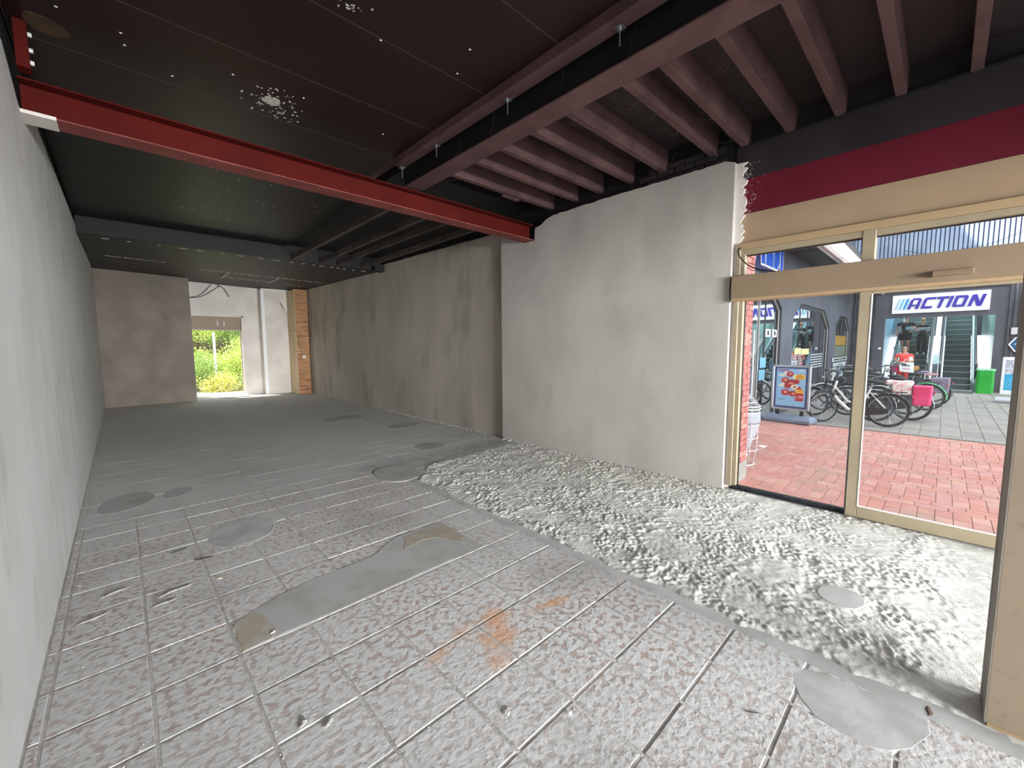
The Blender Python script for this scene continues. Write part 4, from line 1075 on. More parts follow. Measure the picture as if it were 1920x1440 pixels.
a_ = MB(); disc(a_, -.075, .74, .03, .02, .0045); a_.build('print_core', TOM, pp)
MB().prism([(-.10, .90), (-.25, .90), (-.25, 1.0), (-.10, 1.0), (-.07, .95)], -.022, -.016, 'x').build('print_tag', YELP, pp)
MB().box(-.022, -.016, -.235, -.095, .615, .69).build('print_tag', YELP, pp)
MB().box(-.022, -.016, -.235, -.095, .455, .615).build('print_price_field', REDP, pp)
put_text('print_lettering', '40%', .055, REDP, pp, FACE_MX, (-.0225, -.115, .945), extrude=.001)
put_text('print_lettering', 'KORTING', .026, REDP, pp, FACE_MX, (-.0225, -.105, .913), extrude=.001)
put_text('print_lettering', '1 KG', .052, REDP, pp, FACE_MX, (-.0225, -.115, .635), extrude=.001)
put_text('print_lettering', '1.79', .085, SWH, pp, FACE_MX, (-.0225, -.095, .505), extrude=.001, sx=.85)
for zz, l_, h_, m_ in ((1.085, .20, .020, REDP), (1.055, .12, .012, PBORD), (.47, .15, .010, PBORD)): MB().box(-.0185, -.016, .24-l_, .24, zz-h_/2, zz+h_/2).build('print_line', m_, pp)
mb = MB()
for s_ in (-1, 1): mb.tube([(-.018, -.19, 1.09), (-.018, -.19+s_*.04, 1.04)], .004, 4).tube([(-.018, -.19+s_*.02, 1.10), (-.018, -.19+s_*.055, 1.07)], .004, 4)
mb.build('print_emblem', SWH, pp)
# right poster stand
p2 = tag(empty('poster_stand', (17.45, -1.42, 0), -.1), 'white poster stand with a turquoise lower half beside the corrugated wall', 'poster stand')
stand_base(p2, .78, .40).data.materials[0] = mat('pale_grey_plastic', S(190, 190, 196), rough=.5)
MB().box(-.02, .02, -.05, .05, .12, .24).build('spring_foot', DARK, p2)
bevel(MB().box(-.02, .02, -.31, .31, .22, 1.24).build('snap_frame', SWH, p2), .01)
MB().box(-.024, -.02, -.25, .25, .34, .78).build('poster_field', mat('print_turquoise', S(60, 180, 222), rough=.4), p2)
GP = mat('print_grey', S(160, 160, 178), S(226, 226, 232), scale=22, rough=.5)
MB().box(-.023, -.02, -.25, .25, .78, 1.16).build('poster_picture', GP, p2)
for k in range(4): MB().box(-.026, -.024, -.22, .22-.05*(k % 2), .42+k*.07, .435+k*.07).build('print_line', SKY, p2)
MB().prism([(.18, .73), (.08, .80), (-.20, .80), (-.20, .76), (.10, .76)], -.027, -.024, 'x').build('print_stripe', PBORD, p2)

# ================================================================== WIRE BAG HOLDER
bh = tag(empty('bag_holder', (6.02, 1.86, 0)), 'white wire litter stand with a clear plastic bag beside the brick pier', 'litter stand')
WIRE = mat('white_wire', S(232, 234, 236), rough=.4)
mb = MB()
R_ = .235
for zz, rr_ in ((.80, R_), (.765, R_+.004), (.72, R_)): mb.torus((0, 0, zz), (0, 0, 1), rr_, .008, 32, 6)
mb.torus((0, 0, .02), (0, 0, 1), .19, .009, 32, 6)
for zz in (.55, .38, .22): mb.torus((0, 0, zz), (0, 0, 1), R_*(.96), .005, 28, 5)
for a in range(5):
    t = a*2*PI/5+.3; mb.tube([(R_*math.cos(t), R_*math.sin(t), .78), (R_*.96*math.cos(t), R_*.96*math.sin(t), .2), (.19*math.cos(t), .19*math.sin(t), .02)], .005, 5)
mb.build('wire_stand', WIRE, bh, smooth=True)
mb = MB()
for a in range(14):
    t = a*2*PI/14; mb.tube([(R_*math.cos(t), R_*math.sin(t), .80), (.04*math.cos(t), .04*math.sin(t), 1.02)], .004, 4)
for k in range(1, 4): mb.torus((0, 0, .80+.22*k/4), (0, 0, 1), R_-(R_-.04)*k/4, .004, 24, 4)
mb.build('wire_lid', WIRE, bh)
BAGM = bpy.data.materials.new('clear_plastic_film'); BAGM.use_nodes = True
_nt = BAGM.node_tree; _b = _nt.nodes['Principled BSDF']; _b.inputs['Base Color'].default_value = S(214, 220, 232); _b.inputs['Roughness'].default_value = .3
_t = _nt.nodes.new('ShaderNodeBsdfTransparent'); _m = _nt.nodes.new('ShaderNodeMixShader'); _m.inputs[0].default_value = .55
_nt.links.new(_t.outputs[0], _m.inputs[1]); _nt.links.new(_b.outputs[0], _m.inputs[2]); _nt.links.new(_m.outputs[0], _nt.nodes['Material Output'].inputs[0])
mb = MB(); prof = [(.242, .72), (.245, .60), (.236, .58), (.232, .60), (.22, .55), (.17, .35), (.11, .18), (.05, .12), (.0, .12)]
n_ = 40; vs = []; fs = []
for (r__, zz) in prof:
    for j in range(n_):
        a = 2*PI*j/n_; wv = 1+.07*math.sin(7*a+zz*9)*(1 if zz < .58 else .15)
        vs.append((r__*wv*math.cos(a), r__*wv*math.sin(a), zz))
for i in range(len(prof)-1):
    for j in range(n_): fs.append((i*n_+j, i*n_+(j+1) % n_, (i+1)*n_+(j+1) % n_, (i+1)*n_+j))
mb.add(vs, fs).build('plastic_bag', BAGM, bh, smooth=True)
MB().ball((0, -.02, .17), (.08, .07, .05), 10, 6).build('blue_litter', mat('litter_blue', S(120, 150, 220), rough=.5), bh, smooth=True)
lf = MB().add([(0, 0, 0), (.10, -.02, .01), (.12, .07, .002), (.02, .08, .012)], [(0, 1, 2, 3)]).build('paper_label', SWH); lf.parent = bh; lf.location = (.02, -.30, .26)
MB().tube([(0, -.22, .22), (.03, -.30, .26)], .003, 4).build('label_wire', WIRE, bh)
MB().prism([(-.09, -.09), (.09, -.09), (.10, .02), (0, .1), (-.1, .02)], .09, .14, 'z').build('foot_plate', WIRE, bh)

# ================================================================== BICYCLES
TYRE = mat('tyre_black', S(40, 40, 44), rough=.7); RIM = mat('rim_grey', S(150, 152, 156), rough=.35, metal=.6)
BW = mat('bike_white', S(236, 238, 232), rough=.3); BK = mat('bike_black', S(38, 38, 42), rough=.35)
SADL = mat('saddle_black', S(34, 34, 38), rough=.5); SPK = mat('spoke_grey', S(160, 162, 166), rough=.35, metal=.5)
def wheel(parent, c, steer=0.0, R=.325):
    mb = MB().torus((0, 0, 0), (1, 0, 0), R-.02, .021, 40, 8); t_ = mb.build('wheel', TYRE, parent, smooth=True, loc=c); t_.rotation_euler = (0, 0, steer)
    MB().torus((0, 0, 0), (1, 0, 0), R-.048, .010, 40, 6).build('rim', RIM, t_, smooth=True)
    s_ = MB()
    for k in range(28):
        a = 2*PI*k/28; b = a+(.5 if k % 2 else -.5); x_ = .025 if k % 4 < 2 else -.025
        s_.tube([(x_, .02*math.cos(b), .02*math.sin(b)), (0, (R-.05)*math.cos(a), (R-.05)*math.sin(a))], .0016, 3, cap=False)
    s_.build('spokes', SPK, t_)
    MB().tube([(-.05, 0, 0), (.05, 0, 0)], .022, 10).build('hub', BK, t_)
    return t_
def bicycle(x, y, rz, label, frame=BW, guard=BK, steer=.5, saddle=SADL, lean=.0, chain=BK, ebike=False, basket=False):
    """local +y is the front; x the axle; origin on the ground below the rear wheel"""
    e = tag(empty('bicycle', (x, y, 0), rz, label, 'bicycle', 'bicycles parked in a row')); e.rotation_euler = (0, lean, rz)
    R = .325; WB = 1.06
    wheel(e, (0, 0, R)); 
    BB = (0, .43, .26); seat_t = (0, .26, .74); head_b = (0, .86, .60); head_t = (0, .80, .86)
    f_ = MB()
    f_.tube([BB, seat_t], .017, 8); f_.tube([(0, 0, R), BB], .012, 8)
    f_.tube([BB, (0, .60, .29), (0, .76, .45), head_b], .034 if ebike else .022, 8)
    f_.tube([(0, .40, .38), (0, .62, .46), (0, .83, .74)], .018, 8)
    f_.tube([head_b, head_t], .022, 8)
    for s_ in (-1, 1): f_.tube([(s_*.05, 0, R), (s_*.02, .27, .66)], .009, 6); f_.tube([(s_*.05, 0, R), (s_*.03, .42, .27)], .010, 6)
    f_.build('frame', frame, e, smooth=True)
    MB().tube([seat_t, (0, .235, .86)], .012, 8).build('seat_post', RIM, e)
    MB().ball((0, .20, .875), (.085, .14, .035), 12, 6).build('saddle', saddle, e, smooth=True)
    # steering assembly
    st_ = empty('fork_assembly', (0, .83, .72)); st_.parent = e; st_.rotation_euler = (0, 0, steer)
    st_.name = 'fork'
    fk = MB()
    for s_ in (-1, 1): fk.tube([(s_*.045, .0, -.08), (s_*.05, .10, -.26), (s_*.05, WB-.83, R-.72)], .011, 6)
    fk.tube([(-.045, 0, -.08), (.045, 0, -.08)], .016, 6).tube([(0, 0, -.08), (0, -.06, .30)], .013, 8)
    fk.build('fork_blades', BK, st_, smooth=True)
    hb = MB().tube([(-.27, -.22, .33), (-.26, -.10, .35), (-.14, .0, .34), (0, -.04, .31), (.14, .0, .34), (.26, -.10, .35), (.27, -.22, .33)], .011, 8)
    hb.build('handlebar', RIM, st_, smooth=True)
    g_ = MB()
    for s_ in (-1, 1): g_.tube([(s_*.26, -.12, .348), (s_*.27, -.23, .33)], .018, 8)
    g_.build('grips', BK, st_)
    MB().ball((0, .08, .16), (.035, .045, .035), 8, 6).build('headlamp', RIM, st_, smooth=True)
    tw = MB().torus((0, 0, 0), (1, 0, 0), R-.02, .021, 40, 8).build('front_wheel', TYRE, st_, smooth=True, loc=(0, WB-.83, R-.72))
    mb_ = MB().torus((0, WB-.83, R-.72), (1, 0, 0), R-.048, .010, 40, 6); mb_.build('front_rim', RIM, st_, smooth=True)
    s_ = MB()
    for k in range(28):
        a = 2*PI*k/28; b = a+(.5 if k % 2 else -.5)
        s_.tube([((.025 if k % 4 < 2 else -.025), WB-.83+.02*math.cos(b), R-.72+.02*math.sin(b)), (0, WB-.83+(R-.05)*math.cos(a), R-.72+(R-.05)*math.sin(a))], .0016, 3, cap=False)
    s_.build('front_spokes', SPK, st_)
    def guardstrip(cy_, cz, a0, a1, par, nme, m_):
        mb2 = MB(); vs = []; fs = []; n2 = 18
        for i in range(n2+1):
            a = a0+(a1-a0)*i/n2
            for (dx, rr_) in ((-.03, R+.012), (0, R+.024), (.03, R+.012)): vs.append((dx, cy_+rr_*math.cos(a), cz+rr_*math.sin(a)))
        for i in range(n2):
            for j in range(2): fs.append((i*3+j, i*3+j+1, (i+1)*3+j+1, (i+1)*3+j))
        o_ = mb2.add(vs, fs).build(nme, m_, par, smooth=True)
        sd_ = o_.modifiers.new('thickness', 'SOLIDIFY'); sd_.thickness = .003
    guardstrip(0, R, PI*.10, PI*1.05, e, 'rear_mudguard', guard)
    guardstrip(WB-.83, R-.72, PI*.30, PI*1.0, st_, 'front_mudguard', guard)
    rk = MB()
    for s2_ in (-1, 1): rk.tube([(s2_*.06, .20, .69), (s2_*.06, -.26, .69)], .007, 6).tube([(s2_*.06, -.20, .69), (s2_*.055, 0, R)], .006, 6)
    for yy in (-.26, -.1, .05, .18): rk.tube([(-.06, yy, .69), (.06, yy, .69)], .006, 6)
    rk.build('luggage_rack', BK, e)
    MB().prism([(0-.02, R-.05), (.12, R-.08), (.43, .26-.10), (.53, .26), (.43, .26+.10), (.10, R+.05), (-.03, R+.04)], -.075, -.05, 'x').build('chain_case', chain, e)
    ck = MB().tube([(-.10, .43, .26), (.10, .43, .26)], .016, 8).tube([(-.10, .43, .26), (-.10, .30, .17)], .010, 6).tube([(.10, .43, .26), (.10, .56, .35)], .010, 6)
    ck.box(-.19, -.10, .26, .34, .155, .175).box(.10, .19, .52, .60, .34, .36); ck.build('crank', BK, e)
    MB().ball((0, -.34, .62), (.03, .015, .03), 8, 5).build('tail_lamp', REDP, e)
    if basket: 
        MB().box(-.16, .16, .06, .30, .10, .32).build('front_basket', BK, st_)
    return e
PANK = mat('pink_bag', S(246, 70, 132), S(236, 56, 116), scale=4, rough=.5); PANW = mat('floral_bag', S(246, 232, 226), S(240, 140, 156), scale=16, rough=.6, lo=.5, hi=.6)
PANV = mat('violet_bag', S(150, 134, 158), S(132, 118, 142), scale=6, rough=.6); GRG = mat('green_guard', S(60, 214, 120), rough=.35)
b1 = bicycle(10.72, .70, .0, 'white step through bicycle nearest the shopfront with a thick front tube', frame=BW, steer=.85, ebike=True)
b2 = bicycle(12.0, .42, -.04, 'dark bicycle with a pink pannier, second from the shopfront', frame=BK, steer=.4, guard=RIM)
b3 = bicycle(12.95, .55, .03, 'black bicycle with a white front tube, third in the parked row', frame=BW, steer=.3, guard=BK, basket=True)
b4 = bicycle(14.1, .24, .0, 'bicycle with a bright green rear mudguard in the parked row', frame=BK, steer=.35, guard=GRG)
b5 = bicycle(15.2, .14, -.05, 'bicycle with violet saddlebags, second from the far end of the row', frame=BK, steer=.4, guard=BK, saddle=PANV)
b6 = bicycle(16.2, .18, .04, 'dark bicycle at the far end of the parked row', frame=BK, steer=.2, guard=RIM)
b8 = bicycle(11.35, .95, .08, 'black bicycle between the white bicycle and the pink pannier', frame=BK, steer=-.5, guard=RIM)
b9 = bicycle(12.5, .98, -.08, 'dark bicycle with a pale mudguard, its handlebar among the front ones', frame=BK, steer=.6, guard=BW)
b7 = bicycle(13.6, .95, .1, 'black bicycle pushed furthest into the row towards the shop wall', frame=BK, steer=-.3)
def pannier(e, m_, name, label, y0, y1, z0, z1):
    o_ = empty(name, tuple(e.location), 0, label, 'pannier'); o_.rotation_euler = e.rotation_euler
    for s_ in (-1, 1):
        a, b = sorted((s_*.07, s_*.19)); bevel(MB().box(a, b, y0, y1, z0, z1).build('side_pouch', m_, o_), .03, 3)
        bevel(MB().box(min(s_*.19, s_*.20), max(s_*.19, s_*.20), y0+.03, y1-.03, z0+.02, z0+.16).build('outer_pocket', m_, o_), .004)
    bevel(MB().box(-.19, .19, y0, y1, z1-.02, z1+.02).build('top_flap', m_, o_), .015, 2)
    return o_
pannier(b2, PANK, 'pannier', 'pink pannier hanging on the rack of the second bicycle', -.30, -.02, .34, .72)
o_ = tag(empty('saddle_cover', tuple(b2.location)), 'white and pink floral cover over the second bicycle rack', 'cover')
bevel(MB().box(-.15, .15, -.02, .42, .74, .84).build('cover_cloth', PANW, o_), .04, 3); bevel(MB().box(-.16, -.13, .0, .30, .55, .78).build('cover_side', PANW, o_), .01)
pannier(b5, PANV, 'pannier', 'violet grey pannier on the rack near the far end of the row', -.28, .05, .36, .72)
tag(bevel(MB().box(-.12, .12, -.10, .14, .74, .80).build('rack_bag', mat('mauve_bag', S(196, 150, 160), rough=.6), loc=tuple(b6.location)), .02, 2), 'mauve bag lying on the rack of the farthest bicycle', 'bag')

# ================================================================== PEOPLE
def skin(name, pts, edges, m_, parent, sub=2):
    """pts: list of (x,y,z,rx[,ry]) vertices"""
    me_ = bpy.data.meshes.new(name); me_.from_pydata([p[:3] for p in pts], edges, []); me_.update()
    o_ = bpy.data.objects.new(name, me_); COL.objects.link(o_)
    md = o_.modifiers.new('skin', 'SKIN'); md.use_smooth_shade = True
    for i, p in enumerate(pts):
        sv = me_.skin_vertices[0].data[i]; sv.radius = (p[3], p[4] if len(p) > 4 else p[3]); sv.use_root = (i == 0)
    s_ = o_.modifiers.new('sub', 'SUBSURF'); s_.levels = sub; s_.render_levels = sub
    bpy.context.view_layer.update()
    m2 = bpy.data.meshes.new_from_object(o_.evaluated_get(bpy.context.evaluated_depsgraph_get()))
    COL.objects.unlink(o_); bpy.data.objects.remove(o_)
    m2.materials.clear(); m2.name = name
    return mk_obj(name, m2, m_, parent, smooth=True)
SKN = mat('skin_tone', S(214, 164, 138), S(204, 152, 126), scale=8, rough=.55)
SHOE = mat('white_shoe', S(232, 234, 236), rough=.5); BLKC = mat('black_cloth', S(30, 28, 32), S(40, 37, 42), scale=12, rough=.85)
REDC = mat('coral_cloth', S(250, 92, 86), S(236, 76, 78), scale=10, rough=.8); HGREY = mat('grey_hair', S(176, 160, 144), S(150, 134, 118), scale=30, rough=.8)
HBLOND = mat('blond_hair', S(176, 132, 88), rough=.7); HDARK = mat('dark_hair', S(66, 50, 42), rough=.8)
def person(loc, rz, label, h, hands, shirt, legs_m, hair_m, shorts=False, stout=1.0, lift=0.0, headtilt=0.0, hair_long=False, glasses=False, dress=False):
    """local -x is where the figure looks; k scales to height h"""
    e = tag(empty('person', loc, rz), label, 'person'); k = h/1.72; w_ = stout
    P = lambda x, y, z, r, r2=None: (x*k, y*k, z*k, r*k) if r2 is None else (x*k, y*k, z*k, r*k, r2*k)
    hL, hR = hands
    def knee(s): return (-.10 if s < 0 else -.02, s*.10, .50+(lift if s < 0 else 0))
    kL, kR = knee(1), knee(-1)
    fR = (.0-(.10 if lift else 0), -.11, .07+lift)
    pts = [P(0, 0, .95, .105*w_, .09*w_), P(0, 0, 1.12, .09*w_, .08*w_), P(0, 0, 1.30, .10*w_, .085*w_), P(-.01, 0, 1.43, .062, .062), P(-.02-headtilt*.3, 0, 1.50, .052), P(-.03-headtilt, 0, 1.585, .080, .070), P(-.03-headtilt, 0, 1.665, .062, .062)]
    ed = [(0, 1), (1, 2), (2, 3), (3, 4), (4, 5), (5, 6)]
    def limb(root, chain):
        prev = root
        for c in chain:
            pts.append(P(*c)); ed.append((prev, len(pts)-1)); prev = len(pts)-1
        return prev
    # legs
    limb(0, [(0, .10, .88, .095*w_), (kL[0], kL[1], kL[2], .058), (.02, .11, .36, .052), (0, .11, .09, .036)])
    limb(0, [(0, -.10, .88, .095*w_), (kR[0], kR[1], kR[2], .058), (fR[0]+.02, -.11, fR[2]+.27, .052), (fR[0], fR[1], fR[2]+.02, .036)])
    # arms
    arms = []
    for s, (hx_, hy_, hz_) in ((1, hL), (-1, hR)):
        ex, ey, ez = (hx_*.35+.05, s*.245*w_, 1.12)
        arms.append(((0, s*.19*w_, 1.385, .055), (ex, ey, ez, .040), (hx_, hy_, hz_, .026)))
        limb(2, [(0, s*.13*w_, 1.37, .046), (0, s*.195*w_, 1.355, .044), (ex, ey, ez, .038), (hx_, hy_, hz_, .024)])
    body = skin('body', pts, ed, SKN, e)
    # hands: palm with five fingers
    for s, (hx_, hy_, hz_), arm in ((1, hL, arms[0]), (-1, hR, arms[1])):
        d = (Vector((hx_, hy_, hz_))-Vector(arm[1][:3])).normalized(); u = d.cross(Vector((0, 0, 1)))
        if u.length < .2: u = Vector((0, 1, 0))
        u.normalize(); o0 = Vector((hx_, hy_, hz_)); hm = MB()
        hm.tube([o0*k, (o0+d*.045)*k, (o0+d*.085)*k], [.024*k, .036*k, .030*k], 8)
        nrm = u.cross(d)
        for q in range(4):
            b0 = o0+d*.075+u*(-.027+.018*q); L_ = (.055, .068, .064, .048)[q]
            hm.tube([b0*k, (b0+d*L_*.5+nrm*.008)*k, (b0+d*L_*.85+nrm*.03)*k], [.0095*k, .0085*k, .007*k], 6)
        b0 = o0+d*.03+u*.03*s; hm.tube([b0*k, (b0+u*.025*s+d*.03+nrm*.01)*k, (b0+u*.02*s+d*.055+nrm*.025)*k], [.011*k, .010*k, .008*k], 6)
        hm.build('hand', SKN, e, smooth=True)
    # face and hair
    hc = Vector((-.03-headtilt, 0, 1.61))
    fm = MB().ball((hc+Vector((-.085, 0, -.012)))*k, (.014*k, .011*k, .018*k), 8, 5)
    for s in (-1, 1): fm.ball((hc+Vector((.0, s*.078, -.01)))*k, (.016*k, .008*k, .026*k), 8, 5)
    fm.build('nose_and_ears', SKN, e, smooth=True)
    em = MB()
    for s in (-1, 1): em.ball((hc+Vector((-.074, s*.030, .012)))*k, ((.012 if glasses else .006)*k, (.026 if glasses else .010)*k, (.017 if glasses else .006)*k), 8, 5)
    em.build('sunglasses' if glasses else 'eyes', DARK, e)
    MB().ball((hc+Vector((-.077, 0, -.050)))*k, (.006*k, .024*k, .006*k), 8, 4).build('mouth', mat('lip_tone', S(176, 100, 92), rough=.5), e)
    hm = MB().ball((hc+Vector((.014, 0, .038)))*k, (.088*k, .082*k, .075*k), 14, 9)
    if hair_long: hm.ball((hc+Vector((.045, 0, -.03)))*k, (.055*k, .080*k, .10*k), 12, 8)
    hm.build('hair', hair_m, e, smooth=True)
    # clothing, a little wider than the body
    sp3 = [P(0, 0, .82, .16*w_, .14*w_), P(0, 0, 1.10, .142*w_, .125*w_), P(0, 0, 1.29, .172*w_, .140*w_), P(-.005, 0, 1.43, .108, .108)]
    se_ = [(0, 1), (1, 2), (2, 3)]
    for s, a in ((1, arms[0]), (-1, arms[1])):
        p0, p1 = Vector(a[0][:3]), Vector(a[1][:3]); mid = p0.lerp(p1, .62); n0 = len(sp3)
        sp3 += [P(0, s*.13*w_, 1.385, .094), P(0, s*.20*w_, 1.362, .080), P(mid.x, mid.y, mid.z, .066)]
        se_ += [(2, n0), (n0, n0+1), (n0+1, n0+2)]
    skin('shirt', sp3, se_, shirt, e)
    lg = [P(0, 0, 1.06, .138*w_, .125*w_)]; le = []
    end = .62 if shorts else .14
    for s, kk in ((1, kL), (-1, kR)):
        n0 = len(lg); lf_ = lift if s < 0 else 0; dx_ = (-.10 if (lift and s < 0) else 0)
        if dress:
            pass
        if shorts: lg += [P(0, s*.09, .86, .125*w_), P(kk[0]*.8, s*.10, .58+lf_*.8, .088)]; le += [(0, n0), (n0, n0+1)]
        else: lg += [P(0, s*.09, .86, .12*w_), P(kk[0], s*.10, .50+lf_, .074), P(dx_, s*.11, .12+lf_, .060)]; le += [(0, n0), (n0, n0+1), (n0+1, n0+2)]
    skin('shorts' if shorts else 'trousers', lg, le, legs_m, e)
    for s in (1, -1):
        lf_ = lift if s < 0 else 0; dx_ = (-.10 if (lift and s < 0) else 0)
        MB().ball(((-.05+dx_)*k, s*.11*k, (.045+lf_)*k), (.125*k, .048*k, .045*k), 12, 7).build('shoe', SHOE, e, smooth=True)
    return e
# escalator treads: height of step n is .2 n at x = 21.2 + .36 (n-1)
def tread(n_): return 21.2+.36*(n_-1)+.18, .2*n_
x6, z6 = tread(6)
person((x6, 1.14, z6), 0, 'man in black shirt and shorts standing on the left escalator', 1.58, ((-.08, .27, .92), (-.26, -.12, 1.10)), BLKC, BLKC, HGREY, shorts=True, stout=1.15, lift=.0)
person((x6, .66, z6), 0, 'woman in black with sunglasses holding papers on the escalator', 1.44, ((-.26, .12, 1.12), (-.28, -.16, 1.12)), BLKC, BLKC, HBLOND, glasses=True, hair_long=False, stout=.85)
w3 = person((21.0, 1.02, 0.02), 0, 'older woman in a coral shirt at the foot of the escalator looking down', 1.50, ((-.24, .10, 1.08), (-.26, -.14, 1.12)), REDC, REDC, HGREY, stout=1.15, headtilt=.05)
# things they hold
o_ = tag(bevel(MB().box(-.01, .01, -.20, .20, -.03, .07).build('papers', mat('paper_teal', S(196, 216, 222), S(150, 176, 186), scale=14, rough=.6), loc=(x6-.33, .62, z6+.99)), .004), 'sheaf of pale papers in the hands of the standing woman', 'papers'); o_.rotation_euler = (0, -.5, .2)
o_ = tag(bevel(MB().box(-.02, .02, -.11, .10, -.05, .06).build('packet', mat('packet_grey', S(150, 176, 186), rough=.5), loc=(x6-.34, 1.03, z6+1.03)), .01), 'small grey packet in the hand of the man in black', 'packet')
bg_ = tag(empty('carrier_bag', (20.62, .92, .60)), 'white printed carrier bag held by the woman in coral', 'bag')
bevel(MB().prism([(-.20, -.02), (.17, .02), (.21, .34), (-.18, .36)], -.06, .06, 'x').build('bag_body', SWH, bg_), .01)
MB().tube([(0, .08, .34), (0, .06, .46), (0, -.06, .46), (0, -.09, .34)], .010, 6).build('bag_handle', SWH, bg_, smooth=True)
MB().box(-.064, -.06, -.10, .12, .20, .27).build('bag_print', mat('print_slate', S(110, 124, 140), S(220, 224, 230), scale=30, rough=.5), bg_); MB().box(-.064, -.06, -.10, .10, .09, .15).build('bag_print', mat('print_rose', S(214, 130, 170), S(236, 220, 230), scale=30, rough=.5), bg_)
tag(bevel(MB().prism([(-.10, 0), (.10, 0), (.11, .30), (-.08, .30)], -.04, .04, 'x').build('carrier_bag', PANK, loc=(20.80, 1.24, .58)), .01), 'pink carrier bag half hidden behind the white printed bag', 'bag')
tag(bevel(MB().prism([(-.07, 0), (.06, 0), (.08, .16), (-.07, .15)], -.05, .05, 'x').build('paper_bag', mat('kraft_paper', S(196, 144, 84), rough=.7), loc=(20.75, .66, .66)), .008), 'small brown paper bag to the right of the white carrier bag', 'bag')
tag(MB().lathe([(.0, 0), (.045, 0), (.055, .13), (.0, .13)], (0, 0, 0), 12).build('cup', SWH, smooth=False, loc=(20.72, .83, 1.03)), 'white cup in the hand of the woman in coral', 'cup')
tag(MB().prism([(-.10, 0), (.10, 0), (.12, .20), (-.10, .22)], -.03, .03, 'x').build('cloth_bag', mat('bag_teal', S(150, 190, 200), rough=.6), loc=(22.5, 1.30, 1.32)), 'pale teal bag hanging beside the man in black', 'bag')

# ================================================================== BEHIND THE REAR WINDOW
LEAF_A = mat('leaf_bright', S(206, 220, 120), S(166, 192, 90), scale=3, rough=.6); LEAF_B = mat('leaf_mid', S(160, 186, 104), S(120, 150, 80), scale=3, rough=.6)
LEAF_C = mat('leaf_yellow', S(224, 220, 128), S(196, 198, 100), scale=3, rough=.6); BARK = mat('bark_brown', S(104, 84, 66), S(80, 64, 50), scale=14, rough=.9)
yard = struct(MB().box(-14, 18, 17.1, 40, -.14, -.05).build('yard_ground', mat('yard_soil', S(196, 184, 160), S(150, 140, 112), scale=2, rough=.95)))
def bush(x, y, z0, rx, ry, rz, n_, leaf, label, seed, ls=.07, nm='shrub'):
    e = tag(empty(nm, (x, y, -.05)), label, nm if nm == 'tree' else 'shrub')
    rng = np.random.RandomState(seed)
    st_ = MB()
    for q in range(7):
        a = rng.uniform(0, 2*PI); st_.tube([(0, 0, 0), (rx*.25*math.cos(a), ry*.25*math.sin(a), z0+rz*.6), (rx*.7*math.cos(a), ry*.7*math.sin(a), z0+rz*rng.uniform(1.0, 1.7))], [.03, .018, .006], 5)
    st_.build('stems', BARK, e)
    # leaves: folded diamonds on clustered twigs
    nc = max(12, n_//45)
    u = rng.randn(nc, 3); u /= np.linalg.norm(u, axis=1)[:, None]; rr_ = rng.uniform(.35, 1.0, nc)[:, None]
    cc = u*rr_*np.array([rx, ry, rz])+np.array([0, 0, z0+rz])
    ci = rng.randint(0, nc, n_); c = cc[ci]+rng.randn(n_, 3)*np.array([.16, .16, .13])
    c[:, 2] = np.maximum(c[:, 2], .05)
    d = rng.randn(n_, 3); d[:, 2] -= .4; d /= np.linalg.norm(d, axis=1)[:, None]
    s_ = rng.randn(n_, 3); s_ -= (s_*d).sum(1)[:, None]*d; s_ /= np.linalg.norm(s_, axis=1)[:, None]
    L_ = (ls*rng.uniform(.6, 1.3, n_))[:, None]
    nn_ = np.cross(d, s_)
    V = np.stack([c, c+d*L_*.5+s_*L_*.26+nn_*L_*.08, c+d*L_, c+d*L_*.5-s_*L_*.26+nn_*L_*.08], 1).reshape(-1, 3)
    Q = np.arange(n_*4).reshape(n_, 4)
    me_ = bpy.data.meshes.new('foliage'); me_.vertices.add(len(V)); me_.vertices.foreach_set('co', V.ravel())
    me_.loops.add(Q.size); me_.loops.foreach_set('vertex_index', Q.ravel()); me_.polygons.add(n_)
    me_.polygons.foreach_set('loop_start', np.arange(0, Q.size, 4)); me_.polygons.foreach_set('loop_total', np.full(n_, 4)); me_.update(calc_edges=True)
    fo_ = mk_obj('foliage', me_, leaf, e); fo_['kind'] = 'stuff'
    return e
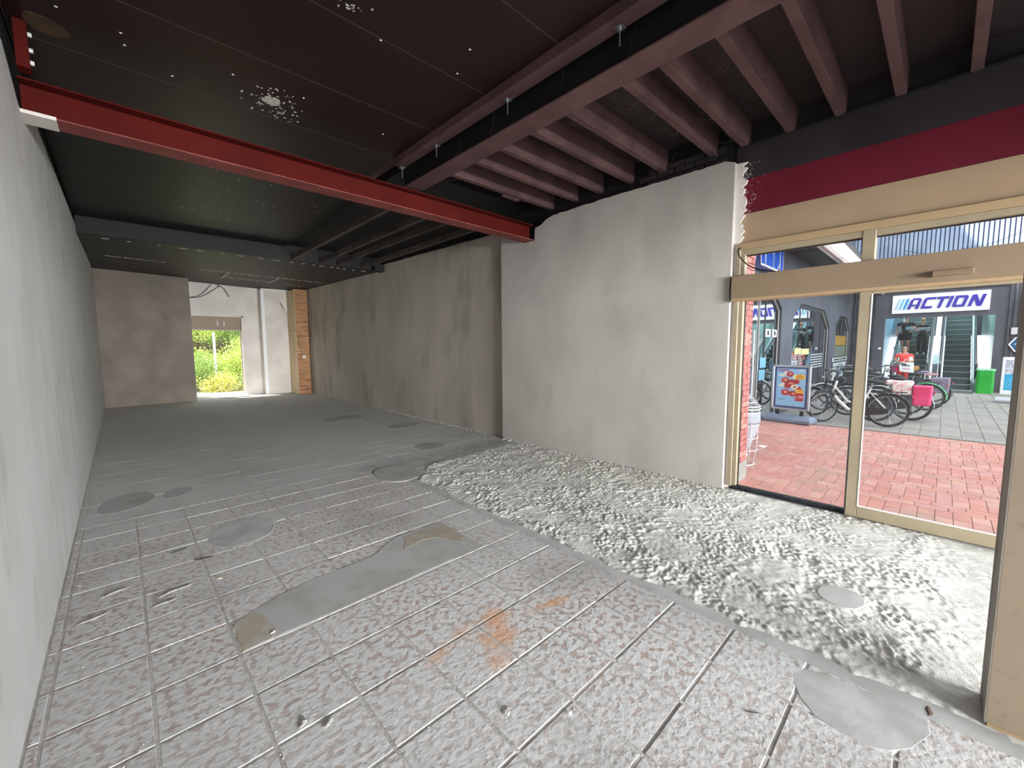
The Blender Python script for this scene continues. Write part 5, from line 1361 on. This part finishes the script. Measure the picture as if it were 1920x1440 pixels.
bush(2.10, 20.0, .0, .75, .6, .75, 5000, LEAF_B, 'dense green shrub at the left edge of the rear window', 1)
bush(3.75, 20.6, .1, .85, .7, .95, 7500, LEAF_A, 'large bright shrub filling the right side of the rear window', 2)
bush(2.75, 19.3, -.05, .65, .4, .32, 3600, LEAF_C, 'low yellowish shrub under the centre of the rear window', 3)
bush(3.80, 19.2, -.05, .55, .4, .42, 3600, LEAF_B, 'dark green arching shrub at the lower right of the rear window', 4)
bush(2.4, 24.5, 2.0, 1.4, .8, .7, 5000, LEAF_A, 'bright tree crown hanging over the top left of the rear window', 5, nm='tree', ls=.09)
bush(4.4, 25.0, 1.5, 1.7, .9, 1.3, 8000, LEAF_B, 'grey green tree behind the bright shrub at the top right', 6, nm='tree', ls=.09)
bush(.2, 24.0, .3, 1.5, .9, 1.7, 5000, LEAF_B, 'broad tree left of the shed behind the rear wall', 7, nm='tree', ls=.09)
bush(6.6, 23.0, .3, 1.6, .9, 1.9, 5000, LEAF_A, 'broad tree right of the shed behind the rear wall', 8, nm='tree', ls=.09)
bush(1.2, 26.0, 1.0, 1.6, .8, 1.6, 8000, LEAF_A, 'tall tree behind the left side of the shed', 9, nm='tree', ls=.09)
bush(2.9, 23.2, .1, 1.5, .5, .75, 9000, LEAF_A, 'long hedge in front of the shed', 10, nm='hedge')
sh = tag(empty('shed', (2.6, 27, -.05)), 'brown garden shed half hidden by the shrubs behind the rear window', 'shed')
SHW = mat('shed_boards', S(112, 98, 84), S(84, 74, 64), scale=5, rough=.85, stretch=(1, 1, .2))
for k in range(16): bevel(MB().box(-2+k*.3, -2+k*.3+.28, 0, .04, 0, 2.6).build('wall_board', SHW, sh), .006)
MB().box(-2.2, 3.0, -.2, 1.5, 2.6, 2.72).build('roof', DARK, sh)
MB().box(-2, 2.8, .04, 1.4, 0, 2.6).build('shed_core', DARK, sh)
po = tag(MB().tube([(0, 0, 0), (0, 0, 2.35)], .045, 10).build('steel_post', mat('post_white', S(214, 226, 240), rough=.4), loc=(3.0, 22.0, -.05)), 'thin white post standing among the shrubs behind the rear window', 'post')
